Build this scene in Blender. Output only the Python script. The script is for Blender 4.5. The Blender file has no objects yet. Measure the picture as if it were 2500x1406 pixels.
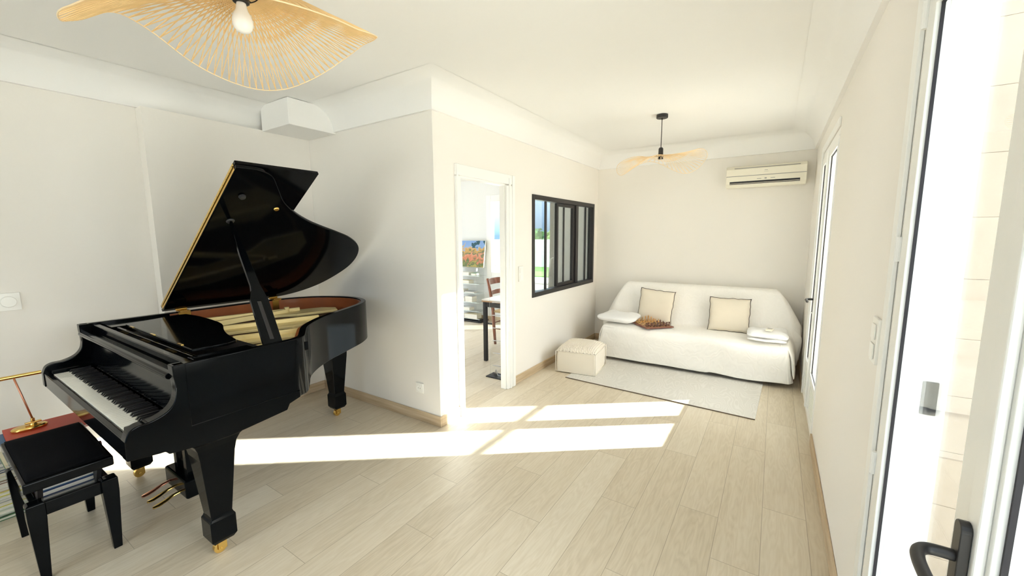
import bpy, math, random
from mathutils import Vector, Matrix, noise
random.seed(7)
C = bpy.context.scene.collection
PI = math.pi
R = math.radians
# ------------------------------------------------------------------ materials
MATS = {}
def mat(name, col, rough=.6, metal=0., coat=0., spec=.5, bump=None, var=None, trans=0., sss=0.):
    """bump = (scale, strength, distance[, stretch]);  var = (scale, amount) slight procedural tone variation"""
    m = bpy.data.materials.new(name); m.use_nodes = True
    nt = m.node_tree; b = nt.nodes['Principled BSDF']
    b.inputs['Base Color'].default_value = (*col, 1)
    b.inputs['Roughness'].default_value = rough
    b.inputs['Metallic'].default_value = metal
    b.inputs['Coat Weight'].default_value = coat
    b.inputs['Coat Roughness'].default_value = .03
    b.inputs['Specular IOR Level'].default_value = spec
    b.inputs['Transmission Weight'].default_value = trans
    tc = nt.nodes.new('ShaderNodeTexCoord')
    if var is None: var = (6., .03)
    n = nt.nodes.new('ShaderNodeTexNoise'); n.inputs['Scale'].default_value = var[0]; n.inputs['Detail'].default_value = 4
    nt.links.new(tc.outputs['Object'], n.inputs['Vector'])
    r = nt.nodes.new('ShaderNodeMapRange'); r.inputs['To Min'].default_value = 1-var[1]; r.inputs['To Max'].default_value = 1+var[1]
    nt.links.new(n.outputs['Fac'], r.inputs['Value'])
    mx = nt.nodes.new('ShaderNodeVectorMath'); mx.operation = 'SCALE'
    mx.inputs[0].default_value = col
    nt.links.new(r.outputs['Result'], mx.inputs['Scale'])
    nt.links.new(mx.outputs['Vector'], b.inputs['Base Color'])
    if bump:
        mp = nt.nodes.new('ShaderNodeMapping')
        if len(bump) > 3: mp.inputs['Scale'].default_value = bump[3]
        nt.links.new(tc.outputs['Object'], mp.inputs['Vector'])
        bn = nt.nodes.new('ShaderNodeTexNoise'); bn.inputs['Scale'].default_value = bump[0]; bn.inputs['Detail'].default_value = 6
        nt.links.new(mp.outputs['Vector'], bn.inputs['Vector'])
        bp = nt.nodes.new('ShaderNodeBump'); bp.inputs['Strength'].default_value = bump[1]; bp.inputs['Distance'].default_value = bump[2]
        nt.links.new(bn.outputs['Fac'], bp.inputs['Height']); nt.links.new(bp.outputs['Normal'], b.inputs['Normal'])
    MATS[name] = m
    return m
wallM = mat('wall_paint', (.815, .785, .738), .85, bump=(60, .08, .004), var=(1.2, .012))
ceilM = mat('ceiling_paint', (.835, .827, .81), .9, bump=(40, .06, .004), var=(1., .012))
otherM = mat('cool_wall_paint', (.76, .775, .77), .85, var=(1.2, .012))
whiteM = mat('white_joinery', (.85, .85, .83), .35, var=(3, .01))
plasticM = mat('white_plastic', (.84, .83, .79), .3, var=(3, .01))
ribM = mat('pale_panel', (.78, .80, .74), .45, var=(3, .01))
gasketM = mat('black_gasket', (.012, .01, .015), .6)
ironM = mat('black_iron', (.02, .018, .018), .42, spec=.4, var=(30, .2), bump=(120, .15, .001))
blackM = mat('black_lacquer', (.0018, .0024, .003), .09, coat=0, spec=.12, var=(4, .05))
keyblackM = mat('ebony_key', (.006, .006, .006), .3, var=(20, .1))
ivoryM = mat('ivory_key', (.90, .89, .82), .2, coat=.4, var=(8, .02))
velvetM = mat('black_velvet', (.003, .003, .0035), .95, spec=.1, bump=(300, .3, .001))
redfeltM = mat('red_felt', (.35, .02, .02), .9)
mahogM = mat('mahogany', (.33, .095, .03), .3, coat=.4, var=(9, .25), bump=(40, .05, .001, (6, 1, 6)))
goldM = mat('gold_plate', (.82, .67, .32), .42, metal=.25, var=(6, .06))
brassM = mat('brass', (.78, .53, .16), .22, metal=1., var=(14, .08))
coppM = mat('rosy_brass', (.62, .28, .18), .3, metal=1., var=(14, .08))
soundM = mat('soundboard_wood', (.13, .05, .02), .35, coat=.3, var=(20, .3))
stringM = mat('strings', (.16, .09, .05), .4, metal=.6)
steelM = mat('steel', (.55, .55, .55), .25, metal=1.)
bambooM = mat('bamboo', (.80, .55, .26), .55, var=(14, .16), bump=(80, .1, .001))
bambooLM = mat('pale_bamboo', (.86, .66, .40), .55, var=(14, .12))
bulbM = mat('opal_bulb', (.86, .84, .80), .25, var=(4, .01))
creamM = mat('cream_canvas', (.77, .705, .60), .9, bump=(260, .25, .002), var=(5, .03))
linenM = mat('linen', (.75, .685, .575), .95, bump=(300, .3, .002), var=(4, .03))
pipeM = mat('dark_piping', (.06, .045, .035), .8)
duvetM = mat('white_cotton', (.84, .84, .84), .9, bump=(14, .25, .01), var=(4, .01))
chessLM = mat('light_boxwood', (.62, .34, .11), .35, coat=.3, var=(40, .15))
chessDM = mat('dark_rosewood', (.10, .025, .012), .35, coat=.3, var=(40, .2))
acM = mat('ivory_plastic', (.80, .76, .64), .35, var=(3, .01))
darkM = mat('dark_slot', (.012, .012, .014), .5)
greyM = mat('grey_mark', (.30, .30, .29), .5)
oakM = mat('brown_wood', (.26, .09, .045), .4, coat=.2, var=(18, .25), bump=(50, .1, .001))
tabletopM = mat('pale_tabletop', (.82, .80, .76), .3, var=(3, .01))
edgeM = mat('tabletop_edge', (.45, .28, .16), .5)
rubberM = mat('rubber', (.01, .01, .01), .6)
extM = mat('exterior_render', (.78, .75, .70), .9, bump=(30, .2, .01))
grassM = mat('grass', (.16, .34, .07), .95, var=(40, .3), bump=(200, .5, .02))
terrM = mat('terrace', (.72, .68, .60), .9, var=(8, .05))
leafM = mat('foliage', (.07, .17, .05), .8, var=(3, .5))
leaf2M = mat('pale_foliage', (.18, .32, .08), .8, var=(3, .4))
trunkM = mat('bark', (.12, .08, .05), .9, var=(10, .2))
paperM = mat('book_pages', (.80, .77, .68), .8, var=(60, .05))
def cmat(name, c, **k): return mat(name, c, k.pop('rough', .5), **k)
coverC = {k: cmat('cover_' + k, v) for k, v in dict(red=(.46, .045, .02), blue=(.04, .12, .25), white=(.80, .79, .74), yellow=(.70, .62, .08),
    green=(.10, .22, .10), navy=(.02, .04, .14), pale=(.62, .66, .55), brown=(.22, .10, .05), grey=(.35, .36, .35), cream=(.72, .64, .44), black=(.02, .02, .025), tan=(.55, .42, .25)).items()}

def glass_mat(name='clear_glass', tint=(.95, .98, .97, 1), k=.7):
    m = bpy.data.materials.new(name); m.use_nodes = True; nt = m.node_tree
    for n in list(nt.nodes): nt.nodes.remove(n)
    o = nt.nodes.new('ShaderNodeOutputMaterial'); t = nt.nodes.new('ShaderNodeBsdfTransparent'); t.inputs[0].default_value = tint
    g = nt.nodes.new('ShaderNodeBsdfGlossy'); g.inputs['Roughness'].default_value = .01
    f = nt.nodes.new('ShaderNodeFresnel'); f.inputs['IOR'].default_value = 1.45
    mx = nt.nodes.new('ShaderNodeMixShader')
    ml = nt.nodes.new('ShaderNodeMath'); ml.operation = 'MULTIPLY'; ml.inputs[1].default_value = k
    nt.links.new(f.outputs[0], ml.inputs[0]); nt.links.new(ml.outputs[0], mx.inputs[0])
    nt.links.new(t.outputs[0], mx.inputs[1]); nt.links.new(g.outputs[0], mx.inputs[2]); nt.links.new(mx.outputs[0], o.inputs[0])
    return m
glassM = glass_mat()
clearM = glass_mat('thin_clear_glass', (.985, .995, .99, 1), .35)

def N(nt, t, **k):
    n = nt.nodes.new(t)
    for a, v in k.items():
        if a.startswith('i_'):
            key = a[2:]
            n.inputs[int(key) if key.isdigit() else key].default_value = v
        else: setattr(n, a, v)
    return n
def MA(nt, op, a, b=None, c=None):
    n = nt.nodes.new('ShaderNodeMath'); n.operation = op
    for i, x in enumerate((a, b, c)):
        if x is None: continue
        if isinstance(x, (int, float)): n.inputs[i].default_value = x
        else: nt.links.new(x, n.inputs[i])
    return n.outputs[0]
def wood_floor(name, along_y=True, width=.1935, off=-.353, length=1.2):
    m = bpy.data.materials.new(name); m.use_nodes = True; nt = m.node_tree; L = nt.links
    b = nt.nodes['Principled BSDF']
    g = N(nt, 'ShaderNodeNewGeometry'); s = N(nt, 'ShaderNodeSeparateXYZ'); L.new(g.outputs['Position'], s.inputs[0])
    X, Y, Z = s.outputs
    cf = MA(nt, 'DIVIDE', MA(nt, 'SUBTRACT', X, off), width)
    col = MA(nt, 'FLOOR', cf)
    wn = N(nt, 'ShaderNodeTexWhiteNoise', noise_dimensions='1D'); L.new(col, wn.inputs['W'])
    ry = MA(nt, 'ADD', MA(nt, 'DIVIDE', Y, length), MA(nt, 'ADD', MA(nt, 'MULTIPLY', col, .37), MA(nt, 'MULTIPLY', wn.outputs['Value'], .25)))
    row = MA(nt, 'FLOOR', ry)
    wid = N(nt, 'ShaderNodeTexWhiteNoise', noise_dimensions='2D')
    cv = N(nt, 'ShaderNodeCombineXYZ'); L.new(col, cv.inputs[0]); L.new(row, cv.inputs[1]); L.new(cv.outputs[0], wid.inputs['Vector'])
    idv = wid.outputs['Value']
    # joint mask
    fx = MA(nt, 'FRACT', cf); fy = MA(nt, 'FRACT', ry)
    dx = MA(nt, 'MULTIPLY', MA(nt, 'MINIMUM', fx, MA(nt, 'SUBTRACT', 1., fx)), width)
    dy = MA(nt, 'MULTIPLY', MA(nt, 'MINIMUM', fy, MA(nt, 'SUBTRACT', 1., fy)), length)
    d = MA(nt, 'MINIMUM', dx, dy)
    joint = MA(nt, 'LESS_THAN', d, .0013)
    # grain
    v = N(nt, 'ShaderNodeCombineXYZ')
    L.new(MA(nt, 'MULTIPLY', X, 9.), v.inputs[0]); L.new(MA(nt, 'MULTIPLY', Y, 1.1), v.inputs[1]); L.new(MA(nt, 'MULTIPLY', idv, 40.), v.inputs[2])
    n1 = N(nt, 'ShaderNodeTexNoise', i_Scale=1.3, i_Detail=3.); L.new(v.outputs[0], n1.inputs['Vector'])
    rings = MA(nt, 'FRACT', MA(nt, 'MULTIPLY', n1.outputs['Fac'], 13.))
    rings = MA(nt, 'ABSOLUTE', MA(nt, 'SUBTRACT', rings, .5))
    v2 = N(nt, 'ShaderNodeCombineXYZ')
    L.new(MA(nt, 'MULTIPLY', X, 90.), v2.inputs[0]); L.new(MA(nt, 'MULTIPLY', Y, 3.), v2.inputs[1]); L.new(MA(nt, 'MULTIPLY', idv, 70.), v2.inputs[2])
    n2 = N(nt, 'ShaderNodeTexNoise', i_Scale=1., i_Detail=4.); L.new(v2.outputs[0], n2.inputs['Vector'])
    n3 = N(nt, 'ShaderNodeTexNoise', i_Scale=2.2, i_Detail=2.); L.new(v.outputs[0], n3.inputs['Vector'])
    t = MA(nt, 'ADD', MA(nt, 'MULTIPLY', rings, .35), MA(nt, 'MULTIPLY', n2.outputs['Fac'], .35))
    t = MA(nt, 'ADD', t, MA(nt, 'MULTIPLY', n3.outputs['Fac'], .35))
    t = MA(nt, 'ADD', t, MA(nt, 'MULTIPLY', MA(nt, 'SUBTRACT', idv, .5), .30))
    cr = N(nt, 'ShaderNodeValToRGB'); L.new(t, cr.inputs[0])
    e = cr.color_ramp.elements; e[0].position = .12; e[0].color = (.49, .41, .295, 1); e[1].position = .78; e[1].color = (.69, .62, .50, 1)
    k = e.new(.42); k.color = (.60, .52, .395, 1)
    mx = N(nt, 'ShaderNodeMix', data_type='RGBA'); L.new(joint, mx.inputs[0]); L.new(cr.outputs[0], mx.inputs[6]); mx.inputs[7].default_value = (.36, .30, .22, 1)
    L.new(mx.outputs[2], b.inputs['Base Color'])
    rr = MA(nt, 'ADD', .33, MA(nt, 'MULTIPLY', n2.outputs['Fac'], .18)); L.new(rr, b.inputs['Roughness'])
    bp = N(nt, 'ShaderNodeBump', i_Strength=.25, i_Distance=.002)
    L.new(MA(nt, 'SUBTRACT', MA(nt, 'MULTIPLY', n2.outputs['Fac'], .25), MA(nt, 'MULTIPLY', joint, 1.)), bp.inputs['Height']); L.new(bp.outputs[0], b.inputs['Normal'])
    return m
floorM = wood_floor('oak_plank_tiles')
def base_mat():
    m = bpy.data.materials.new('oak_baseboard'); m.use_nodes = True; nt = m.node_tree; L = nt.links; b = nt.nodes['Principled BSDF']
    tc = N(nt, 'ShaderNodeNewGeometry'); mp = N(nt, 'ShaderNodeMapping'); mp.inputs['Scale'].default_value = (1.2, 1.2, 22)
    L.new(tc.outputs['Position'], mp.inputs[0]); n = N(nt, 'ShaderNodeTexNoise', i_Scale=2., i_Detail=5.); L.new(mp.outputs[0], n.inputs['Vector'])
    cr = N(nt, 'ShaderNodeValToRGB'); L.new(n.outputs['Fac'], cr.inputs[0]); e = cr.color_ramp.elements
    e[0].position = .3; e[0].color = (.43, .31, .18, 1); e[1].position = .75; e[1].color = (.62, .50, .35, 1)
    L.new(cr.outputs[0], b.inputs['Base Color']); b.inputs['Roughness'].default_value = .5
    return m
baseM = base_mat()
def swirl_mat(name, col, col2, scale, strength, dist, rings=26., stretch=(1, 1, 1)):
    """fabric with raised flowing leaf-vein lines"""
    m = bpy.data.materials.new(name); m.use_nodes = True; nt = m.node_tree; L = nt.links; b = nt.nodes['Principled BSDF']
    tc = N(nt, 'ShaderNodeTexCoord'); n = N(nt, 'ShaderNodeTexNoise', i_Scale=scale, i_Detail=2.); mp = N(nt, 'ShaderNodeMapping'); mp.inputs['Rotation'].default_value = (0, .3, .7); mp.inputs['Scale'].default_value = stretch; L.new(tc.outputs['Object'], mp.inputs[0]); L.new(mp.outputs[0], n.inputs['Vector'])
    f = MA(nt, 'FRACT', MA(nt, 'MULTIPLY', n.outputs['Fac'], rings)); r = MA(nt, 'ABSOLUTE', MA(nt, 'SUBTRACT', f, .5)); r = MA(nt, 'MULTIPLY', r, 2.)
    n2 = N(nt, 'ShaderNodeTexNoise', i_Scale=260., i_Detail=2.); L.new(tc.outputs['Object'], n2.inputs['Vector'])
    h = MA(nt, 'ADD', r, MA(nt, 'MULTIPLY', n2.outputs['Fac'], .35))
    bp = N(nt, 'ShaderNodeBump', i_Strength=strength, i_Distance=dist); L.new(h, bp.inputs['Height']); L.new(bp.outputs[0], b.inputs['Normal'])
    mx = N(nt, 'ShaderNodeMix', data_type='RGBA'); L.new(MA(nt, 'POWER', r, 2.), mx.inputs[0]); mx.inputs[6].default_value = (*col, 1); mx.inputs[7].default_value = (*col2, 1)
    L.new(mx.outputs[2], b.inputs['Base Color']); b.inputs['Roughness'].default_value = .95; b.inputs['Specular IOR Level'].default_value = .2
    return m
quiltM = swirl_mat('quilted_throw', (.87, .85, .815), (.885, .865, .83), 5.5, .22, .004, 12., (1, .55, .8))
rugM = swirl_mat('woven_rug', (.60, .575, .525), (.66, .635, .585), 3.6, .18, .002, 22., (1.3, .45, 1))
def checker_mat():
    m = bpy.data.materials.new('chess_squares'); m.use_nodes = True; nt = m.node_tree; L = nt.links; b = nt.nodes['Principled BSDF']
    tc = N(nt, 'ShaderNodeTexCoord'); mp = N(nt, 'ShaderNodeMapping'); mp.inputs['Rotation'].default_value = (0, 0, -R(43.5)); L.new(tc.outputs['Object'], mp.inputs[0])
    ad = N(nt, 'ShaderNodeVectorMath', operation='ADD'); ad.inputs[1].default_value = (1.2, 1.2, 0.001); L.new(mp.outputs[0], ad.inputs[0])
    ch = N(nt, 'ShaderNodeTexChecker'); ch.inputs['Scale'].default_value = 1/.0375
    s = N(nt, 'ShaderNodeSeparateXYZ'); L.new(ad.outputs[0], s.inputs[0]); c = N(nt, 'ShaderNodeCombineXYZ'); L.new(s.outputs[0], c.inputs[0]); L.new(s.outputs[1], c.inputs[1])
    L.new(c.outputs[0], ch.inputs['Vector']); ch.inputs['Color1'].default_value = (.66, .42, .17, 1); ch.inputs['Color2'].default_value = (.16, .05, .02, 1)
    L.new(ch.outputs['Color'], b.inputs['Base Color']); b.inputs['Roughness'].default_value = .35
    return m
checkM = checker_mat()
def painting_mat():
    m = bpy.data.materials.new('painted_landscape'); m.use_nodes = True; nt = m.node_tree; L = nt.links; b = nt.nodes['Principled BSDF']
    g = N(nt, 'ShaderNodeNewGeometry'); s = N(nt, 'ShaderNodeSeparateXYZ'); L.new(g.outputs['Position'], s.inputs[0])
    n = N(nt, 'ShaderNodeTexNoise', i_Scale=8., i_Detail=7., i_Distortion=1.2); L.new(g.outputs['Position'], n.inputs['Vector'])
    z = MA(nt, 'DIVIDE', MA(nt, 'SUBTRACT', s.outputs[2], .94), .46)
    z = MA(nt, 'ADD', z, MA(nt, 'MULTIPLY', MA(nt, 'SUBTRACT', n.outputs['Fac'], .5), 1.1))
    cr = N(nt, 'ShaderNodeValToRGB'); L.new(z, cr.inputs[0]); cr.color_ramp.interpolation = 'EASE'
    e = cr.color_ramp.elements; e[0].position = 0; e[0].color = (.40, .32, .08, 1); e[1].position = 1.; e[1].color = (.20, .34, .62, 1)
    for p, c in ((.14, (.10, .16, .05)), (.28, (.55, .20, .10)), (.42, (.62, .28, .16)), (.5, (.10, .16, .08)), (.6, (.50, .30, .09)), (.72, (.56, .36, .14)), (.80, (.22, .36, .60))):
        k = e.new(p); k.color = (*c, 1)
    n2 = N(nt, 'ShaderNodeTexNoise', i_Scale=14., i_Detail=3.); L.new(g.outputs['Position'], n2.inputs['Vector'])
    tree = MA(nt, 'MULTIPLY', MA(nt, 'GREATER_THAN', n2.outputs['Fac'], .50), MA(nt, 'MULTIPLY', MA(nt, 'GREATER_THAN', s.outputs[0], -4.42), MA(nt, 'GREATER_THAN', s.outputs[2], 1.27)))
    mx = N(nt, 'ShaderNodeMix', data_type='RGBA'); L.new(tree, mx.inputs[0]); L.new(cr.outputs[0], mx.inputs[6]); mx.inputs[7].default_value = (.02, .08, .10, 1)
    L.new(mx.outputs[2], b.inputs['Base Color']); b.inputs['Roughness'].default_value = .6
    return m
paintM = painting_mat()

def catmull(pts, n=6):
    out = []
    for i in range(len(pts)-1):
        p0 = pts[max(i-1, 0)]; p1 = pts[i]; p2 = pts[i+1]; p3 = pts[min(i+2, len(pts)-1)]
        for k in range(n):
            t = k/n
            out.append(tuple(.5*((2*p1[j])+(-p0[j]+p2[j])*t+(2*p0[j]-5*p1[j]+4*p2[j]-p3[j])*t*t+(-p0[j]+3*p1[j]-3*p2[j]+p3[j])*t**3) for j in range(len(p1))))
    out.append(pts[-1]); return out
# ------------------------------------------------------------------ mesh helper
ORG = {}
class M:
    def __init__(s): s.v = []; s.f = []
    def add(s, v, f):
        n = len(s.v); s.v += [Vector(p) for p in v]; s.f += [tuple(i+n for i in q) for q in f]; return s
    def box(s, x0, x1, y0, y1, z0, z1):
        v = [(x, y, z) for x in (x0, x1) for y in (y0, y1) for z in (z0, z1)]
        return s.add(v, [(0, 1, 3, 2), (4, 6, 7, 5), (0, 4, 5, 1), (2, 3, 7, 6), (0, 2, 6, 4), (1, 5, 7, 3)])
    def loft(s, rings, closed=True, caps=True):
        n = len(rings[0]); v = [p for r in rings for p in r]; f = []
        for i in range(len(rings)-1):
            for j in range(n if closed else n-1):
                k = (j+1) % n; f.append((i*n+j, i*n+k, (i+1)*n+k, (i+1)*n+j))
        if caps and closed:
            f.append(tuple(range(n))[::-1]); f.append(tuple((len(rings)-1)*n+j for j in range(n)))
        return s.add(v, f)
    def prism(s, poly, ax, a, b):
        """poly: 2d points in the two other axes (in order), extruded along ax from a to b"""
        def P(p, t): q = list(p); q.insert(ax, t); return q
        return s.loft([[P(p, a) for p in poly], [P(p, b) for p in poly]])
    def cyl(s, p0, p1, r0, r1=None, n=16, caps=True):
        p0, p1 = Vector(p0), Vector(p1); r1 = r0 if r1 is None else r1; d = (p1-p0).normalized()
        u = d.orthogonal().normalized(); w = d.cross(u)
        rg = [[p+(u*math.cos(2*PI*i/n)+w*math.sin(2*PI*i/n))*r for i in range(n)] for p, r in ((p0, r0), (p1, r1))]
        return s.loft(rg, caps=caps)
    def tube(s, pts, r, n=8, closed=False, flat=None):
        pts = [Vector(p) for p in pts]; m = len(pts); rg = []; u = None
        for i, p in enumerate(pts):
            a = pts[(i-1) % m] if (closed or i) else p; b = pts[(i+1) % m] if (closed or i < m-1) else p
            d = (b-a).normalized()
            u = d.orthogonal().normalized() if u is None else (u-d*u.dot(d)).normalized()
            w = d.cross(u); rr = r[i] if isinstance(r, (list, tuple)) else r
            rg.append([p+(u*math.cos(2*PI*k/n)+w*math.sin(2*PI*k/n))*rr for k in range(n)])
        if closed: rg.append(rg[0])
        return s.loft(rg, caps=not closed)
    def lathe(s, prof, c, n=20, ax=2):
        rg = []
        for r, h in prof:
            ring = []
            for i in range(n):
                a = 2*PI*i/n; q = [r*math.cos(a), r*math.sin(a)]; q.insert(ax, h); ring.append(Vector(q)+Vector(c))
            rg.append(ring)
        return s.loft(rg)
    def grid(s, fn, nu, nv, thick=0):
        v = [Vector(fn(i/nu, j/nv)) for i in range(nu+1) for j in range(nv+1)]
        f = [(i*(nv+1)+j, (i+1)*(nv+1)+j, (i+1)*(nv+1)+j+1, i*(nv+1)+j+1) for i in range(nu) for j in range(nv)]
        return s.add(v, f)
    def xf(s, mtx, c=(0, 0, 0)):
        c = Vector(c); s.v = [mtx @ (p-c)+c for p in s.v]; return s
    def build(s, name, m, parent=None, bevel=0, smooth=False, solid=0, sub=0, org=None):
        if parent is not None: o0 = ORG[parent]
        elif org is not None: o0 = Vector(org)
        else:
            mn = [min(p[i] for p in s.v) for i in range(3)]; mxx = [max(p[i] for p in s.v) for i in range(3)]
            o0 = Vector(((mn[0]+mxx[0])/2, (mn[1]+mxx[1])/2, mn[2]))
        me = bpy.data.meshes.new(name); me.from_pydata([p-o0 for p in s.v], [], s.f)
        import bmesh
        bm = bmesh.new(); bm.from_mesh(me); bmesh.ops.recalc_face_normals(bm, faces=bm.faces); bm.to_mesh(me); bm.free()
        me.materials.append(m)
        o = bpy.data.objects.new(name, me); C.objects.link(o)
        if parent is not None: o.parent = parent
        else: o.location = o0
        ORG[o] = o0
        if smooth:
            for p in me.polygons: p.use_smooth = True
            if smooth == 'auto':
                for e in me.edges: pass
        if bevel:
            b = o.modifiers.new('b', 'BEVEL'); b.width = bevel; b.segments = 3; b.limit_method = 'ANGLE'; b.harden_normals = False
        if sub:
            b = o.modifiers.new('s', 'SUBSURF'); b.levels = sub; b.render_levels = sub
        if solid:
            b = o.modifiers.new('t', 'SOLIDIFY'); b.thickness = solid; b.offset = 0
        if smooth == 'auto': me.set_sharp_from_angle(angle=R(35))
        return o
def empty(name, loc):
    o = bpy.data.objects.new(name, None); o.location = loc; o.empty_display_size = .1; C.objects.link(o); ORG[o] = Vector(loc); return o
def tag(o, label=None, cat=None, group=None, kind=None):
    if label: o['label'] = label
    if cat: o['category'] = cat
    if group: o['group'] = group
    if kind: o['kind'] = kind
    return o
def thing(name, loc, label, cat, group=None): return tag(empty(name, loc), label, cat, group)
KIDS = {}
def copy_tree(o, parent=None):
    c = o.copy(); C.objects.link(c)
    if parent is not None: c.parent = parent
    for ch in [x for x in bpy.data.objects if x.parent == o]: copy_tree(ch, c)
    return c
def S(o): o['kind'] = 'structure'; return o

# ------------------------------------------------------------------ room constants
XL, XL2, Y1, XM, YB, XR, ZT, ZC = -3.626, -3.735, 2.203, -2.099, 5.4156, .3047, 2.36, 2.55
YF = -2.8; WT = .135; XO = -5.6; YO = 5.62; ZO = 2.42

def cells(us, vs, holes, emit):
    """rectangles of a wall plane minus holes -> boundary-only solid"""
    us = sorted(set(us+[h[i] for h in holes for i in (0, 1)])); vs = sorted(set(vs+[h[i] for h in holes for i in (2, 3)]))
    full = {}
    for i in range(len(us)-1):
        for j in range(len(vs)-1):
            cu, cv = (us[i]+us[i+1])/2, (vs[j]+vs[j+1])/2
            full[i, j] = not any(h[0] < cu < h[1] and h[2] < cv < h[3] for h in holes)
    for (i, j), ok in full.items():
        if not ok: continue
        emit(us[i], us[i+1], vs[j], vs[j+1], [not full.get((i-1, j), False), not full.get((i+1, j), False), not full.get((i, j-1), False), not full.get((i, j+1), False)])
def wall_x(x0, x1, u0, u1, z0, z1, holes=()):
    m = M()
    def em(a, b, c, d, side):
        P = lambda x, y, z: (x, y, z)
        v = [(x0, a, c), (x0, b, c), (x0, b, d), (x0, a, d), (x1, a, c), (x1, b, c), (x1, b, d), (x1, a, d)]
        f = [(0, 1, 2, 3), (4, 7, 6, 5)]
        if side[0]: f.append((0, 3, 7, 4))
        if side[1]: f.append((1, 5, 6, 2))
        if side[2]: f.append((0, 4, 5, 1))
        if side[3]: f.append((3, 2, 6, 7))
        m.add(v, f)
    cells([u0, u1], [z0, z1], list(holes), em)
    return m
def wall_y(y0, y1, u0, u1, z0, z1, holes=()):
    m = wall_x(y0, y1, u0, u1, z0, z1, holes)
    m.v = [Vector((p.y, p.x, p.z)) for p in m.v]; return m

# floor & shell
S(M().box(XO, XR+WT, YF-.1, YO+.1, -.12, 0).build('floor', floorM))
W2 = (3.42, 4.52, .03, 2.17)       # far french window opening (y0,y1,z0,z1)
W1 = (.10, 1.60, .03, 2.17)        # near french door opening
WX = (-2.2, -.9, .03, 2.17)        # another french door of the same wall, behind the camera
S(wall_x(XR, XR+WT, YF, YB+.1, 0, ZC+.05, [W2, W1]).build('wall_right', wallM))
S(wall_y(YB, YB+.1, XM-.0, XR+WT, 0, ZC+.05).build('wall_back', wallM))
DOOR = (2.478, 3.135, 0, 1.955)
IW = (3.612, 5.283, .832, 1.895)
S(wall_x(XM-.05, XM, Y1, YB, 0, ZC+.05, [DOOR, IW]).build('wall_partition', wallM))
S(wall_y(Y1, Y1+.10, XL2-.1, XM-.05, 0, ZC+.05).build('wall_middle', wallM))
S(wall_x(XL2-.1, XL2, YF, Y1, 0, ZC+.05).build('wall_left', wallM))
S(M().box(XL2+.002, XL, 1.03, Y1-.002, 0, ZT-.006).build('trim_1', wallM))
S(wall_y(YF-.1, YF, XL2-.1, XR+WT, 0, ZC+.05, [(-2.7, -.1, .03, 2.4)]).build('wall_front', wallM))
S(M().box(XL2, XR, YF, YB, ZC, ZC+.05).build('ceiling', ceilM))
# ceiling cove swept round the room
def cove():
    path = [(XR, YF), (XR, YB), (XM, YB), (XM, Y1), (XL2, Y1), (XL2, YF)]
    Rr, lip = .23, .025
    prof = [(0, ZT), (lip, ZT)]
    for k in range(1, 11):
        t = k/10*PI/2; prof.append((Rr-(Rr-lip)*math.cos(t), ZT+(ZC-.002-ZT)*math.sin(t)))
    prof.append((0, ZC-.002))
    n = len(path); rings = []
    for i, (x, y) in enumerate(path):
        a = Vector(path[i])-Vector(path[i-1]); b = Vector(path[(i+1) % n])-Vector(path[i]); a.normalize(); b.normalize()
        na, nb = Vector((-a.y, a.x)), Vector((-b.y, b.x))
        off = na+nb
        rings.append([(x+off.x*d, y+off.y*d, z) for d, z in prof])
    rings.append(rings[0])
    return M().loft(rings, caps=False)
o = cove().build('trim_2', ceilM, smooth=True); o.data.set_sharp_from_angle(angle=R(30)); S(o)
S(M().box(XL+.0, -3.215, 1.80, Y1-.003, 2.345, ZC-.004).build('trim_3', ceilM, bevel=.004))
# baseboards
BH, BT = .085, .012
def bb(name, b): S(M().box(*b, 0.001, BH).build(name, baseM, bevel=.002))
bb('baseboard_middle', (XL, XM+BT, Y1-BT, Y1-.001))
bb('baseboard_left', (XL2+.001, XL2+BT, YF, 1.03-.001))
bb('baseboard_left.001', (XL+.001, XL+BT, 1.03, Y1-BT-.001))
bb('baseboard_partition', (XM+.001, XM+BT, Y1+.001, 2.428))
bb('baseboard_partition.001', (XM+.001, XM+BT, 3.262, YB-BT-.001))
bb('baseboard_back', (XM+BT+.001, XR-.001, YB-BT, YB-.001))
bb('baseboard_right', (XR-BT, XR-.001, 1.69, 3.40))
bb('baseboard_right.001', (XR-BT, XR-.001, 4.56, YB-BT-.001))
# casing of the doorway
dm = empty('door_1', (XM, 2.85, 0)); S(dm)
m = M()
for a, b, st in ((2.430, 2.486, 1), (3.127, 3.26, -1)):
    m.box(XM-.002, XM+.018, a, b, 0.001, 1.935 if st == 1 else 1.935)
m.build('casing', whiteM, dm, bevel=.004)
M().box(XM-.002, XM+.018, 2.430, 3.26, 1.945, 2.03).build('casing_head', whiteM, dm, bevel=.004)
m = M(); m.box(XM+.016, XM+.026, 3.16, 3.19, .001, 2.0); m.box(XM+.016, XM+.024, 3.215, 3.258, .001, 2.028); m.box(XM+.016, XM+.024, 2.432, 2.45, .001, 2.028)
m.build('moulding', whiteM, dm, bevel=.003)
m = M(); m.box(XM-.06, XM-.003, 2.4785, 2.492, .001, 1.95); m.box(XM-.06, XM-.003, 3.117, 3.1345, .001, 1.95); m.box(XM-.06, XM-.003, 2.493, 3.116, 1.93, 1.954)
m.build('jamb', whiteM, dm, bevel=.002)
for z in (.98, 1.09): M().box(XM-.045, XM-.02, 3.1155, 3.1175, z, z+.07).build('strike_plate', plasticM, dm)
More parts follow.
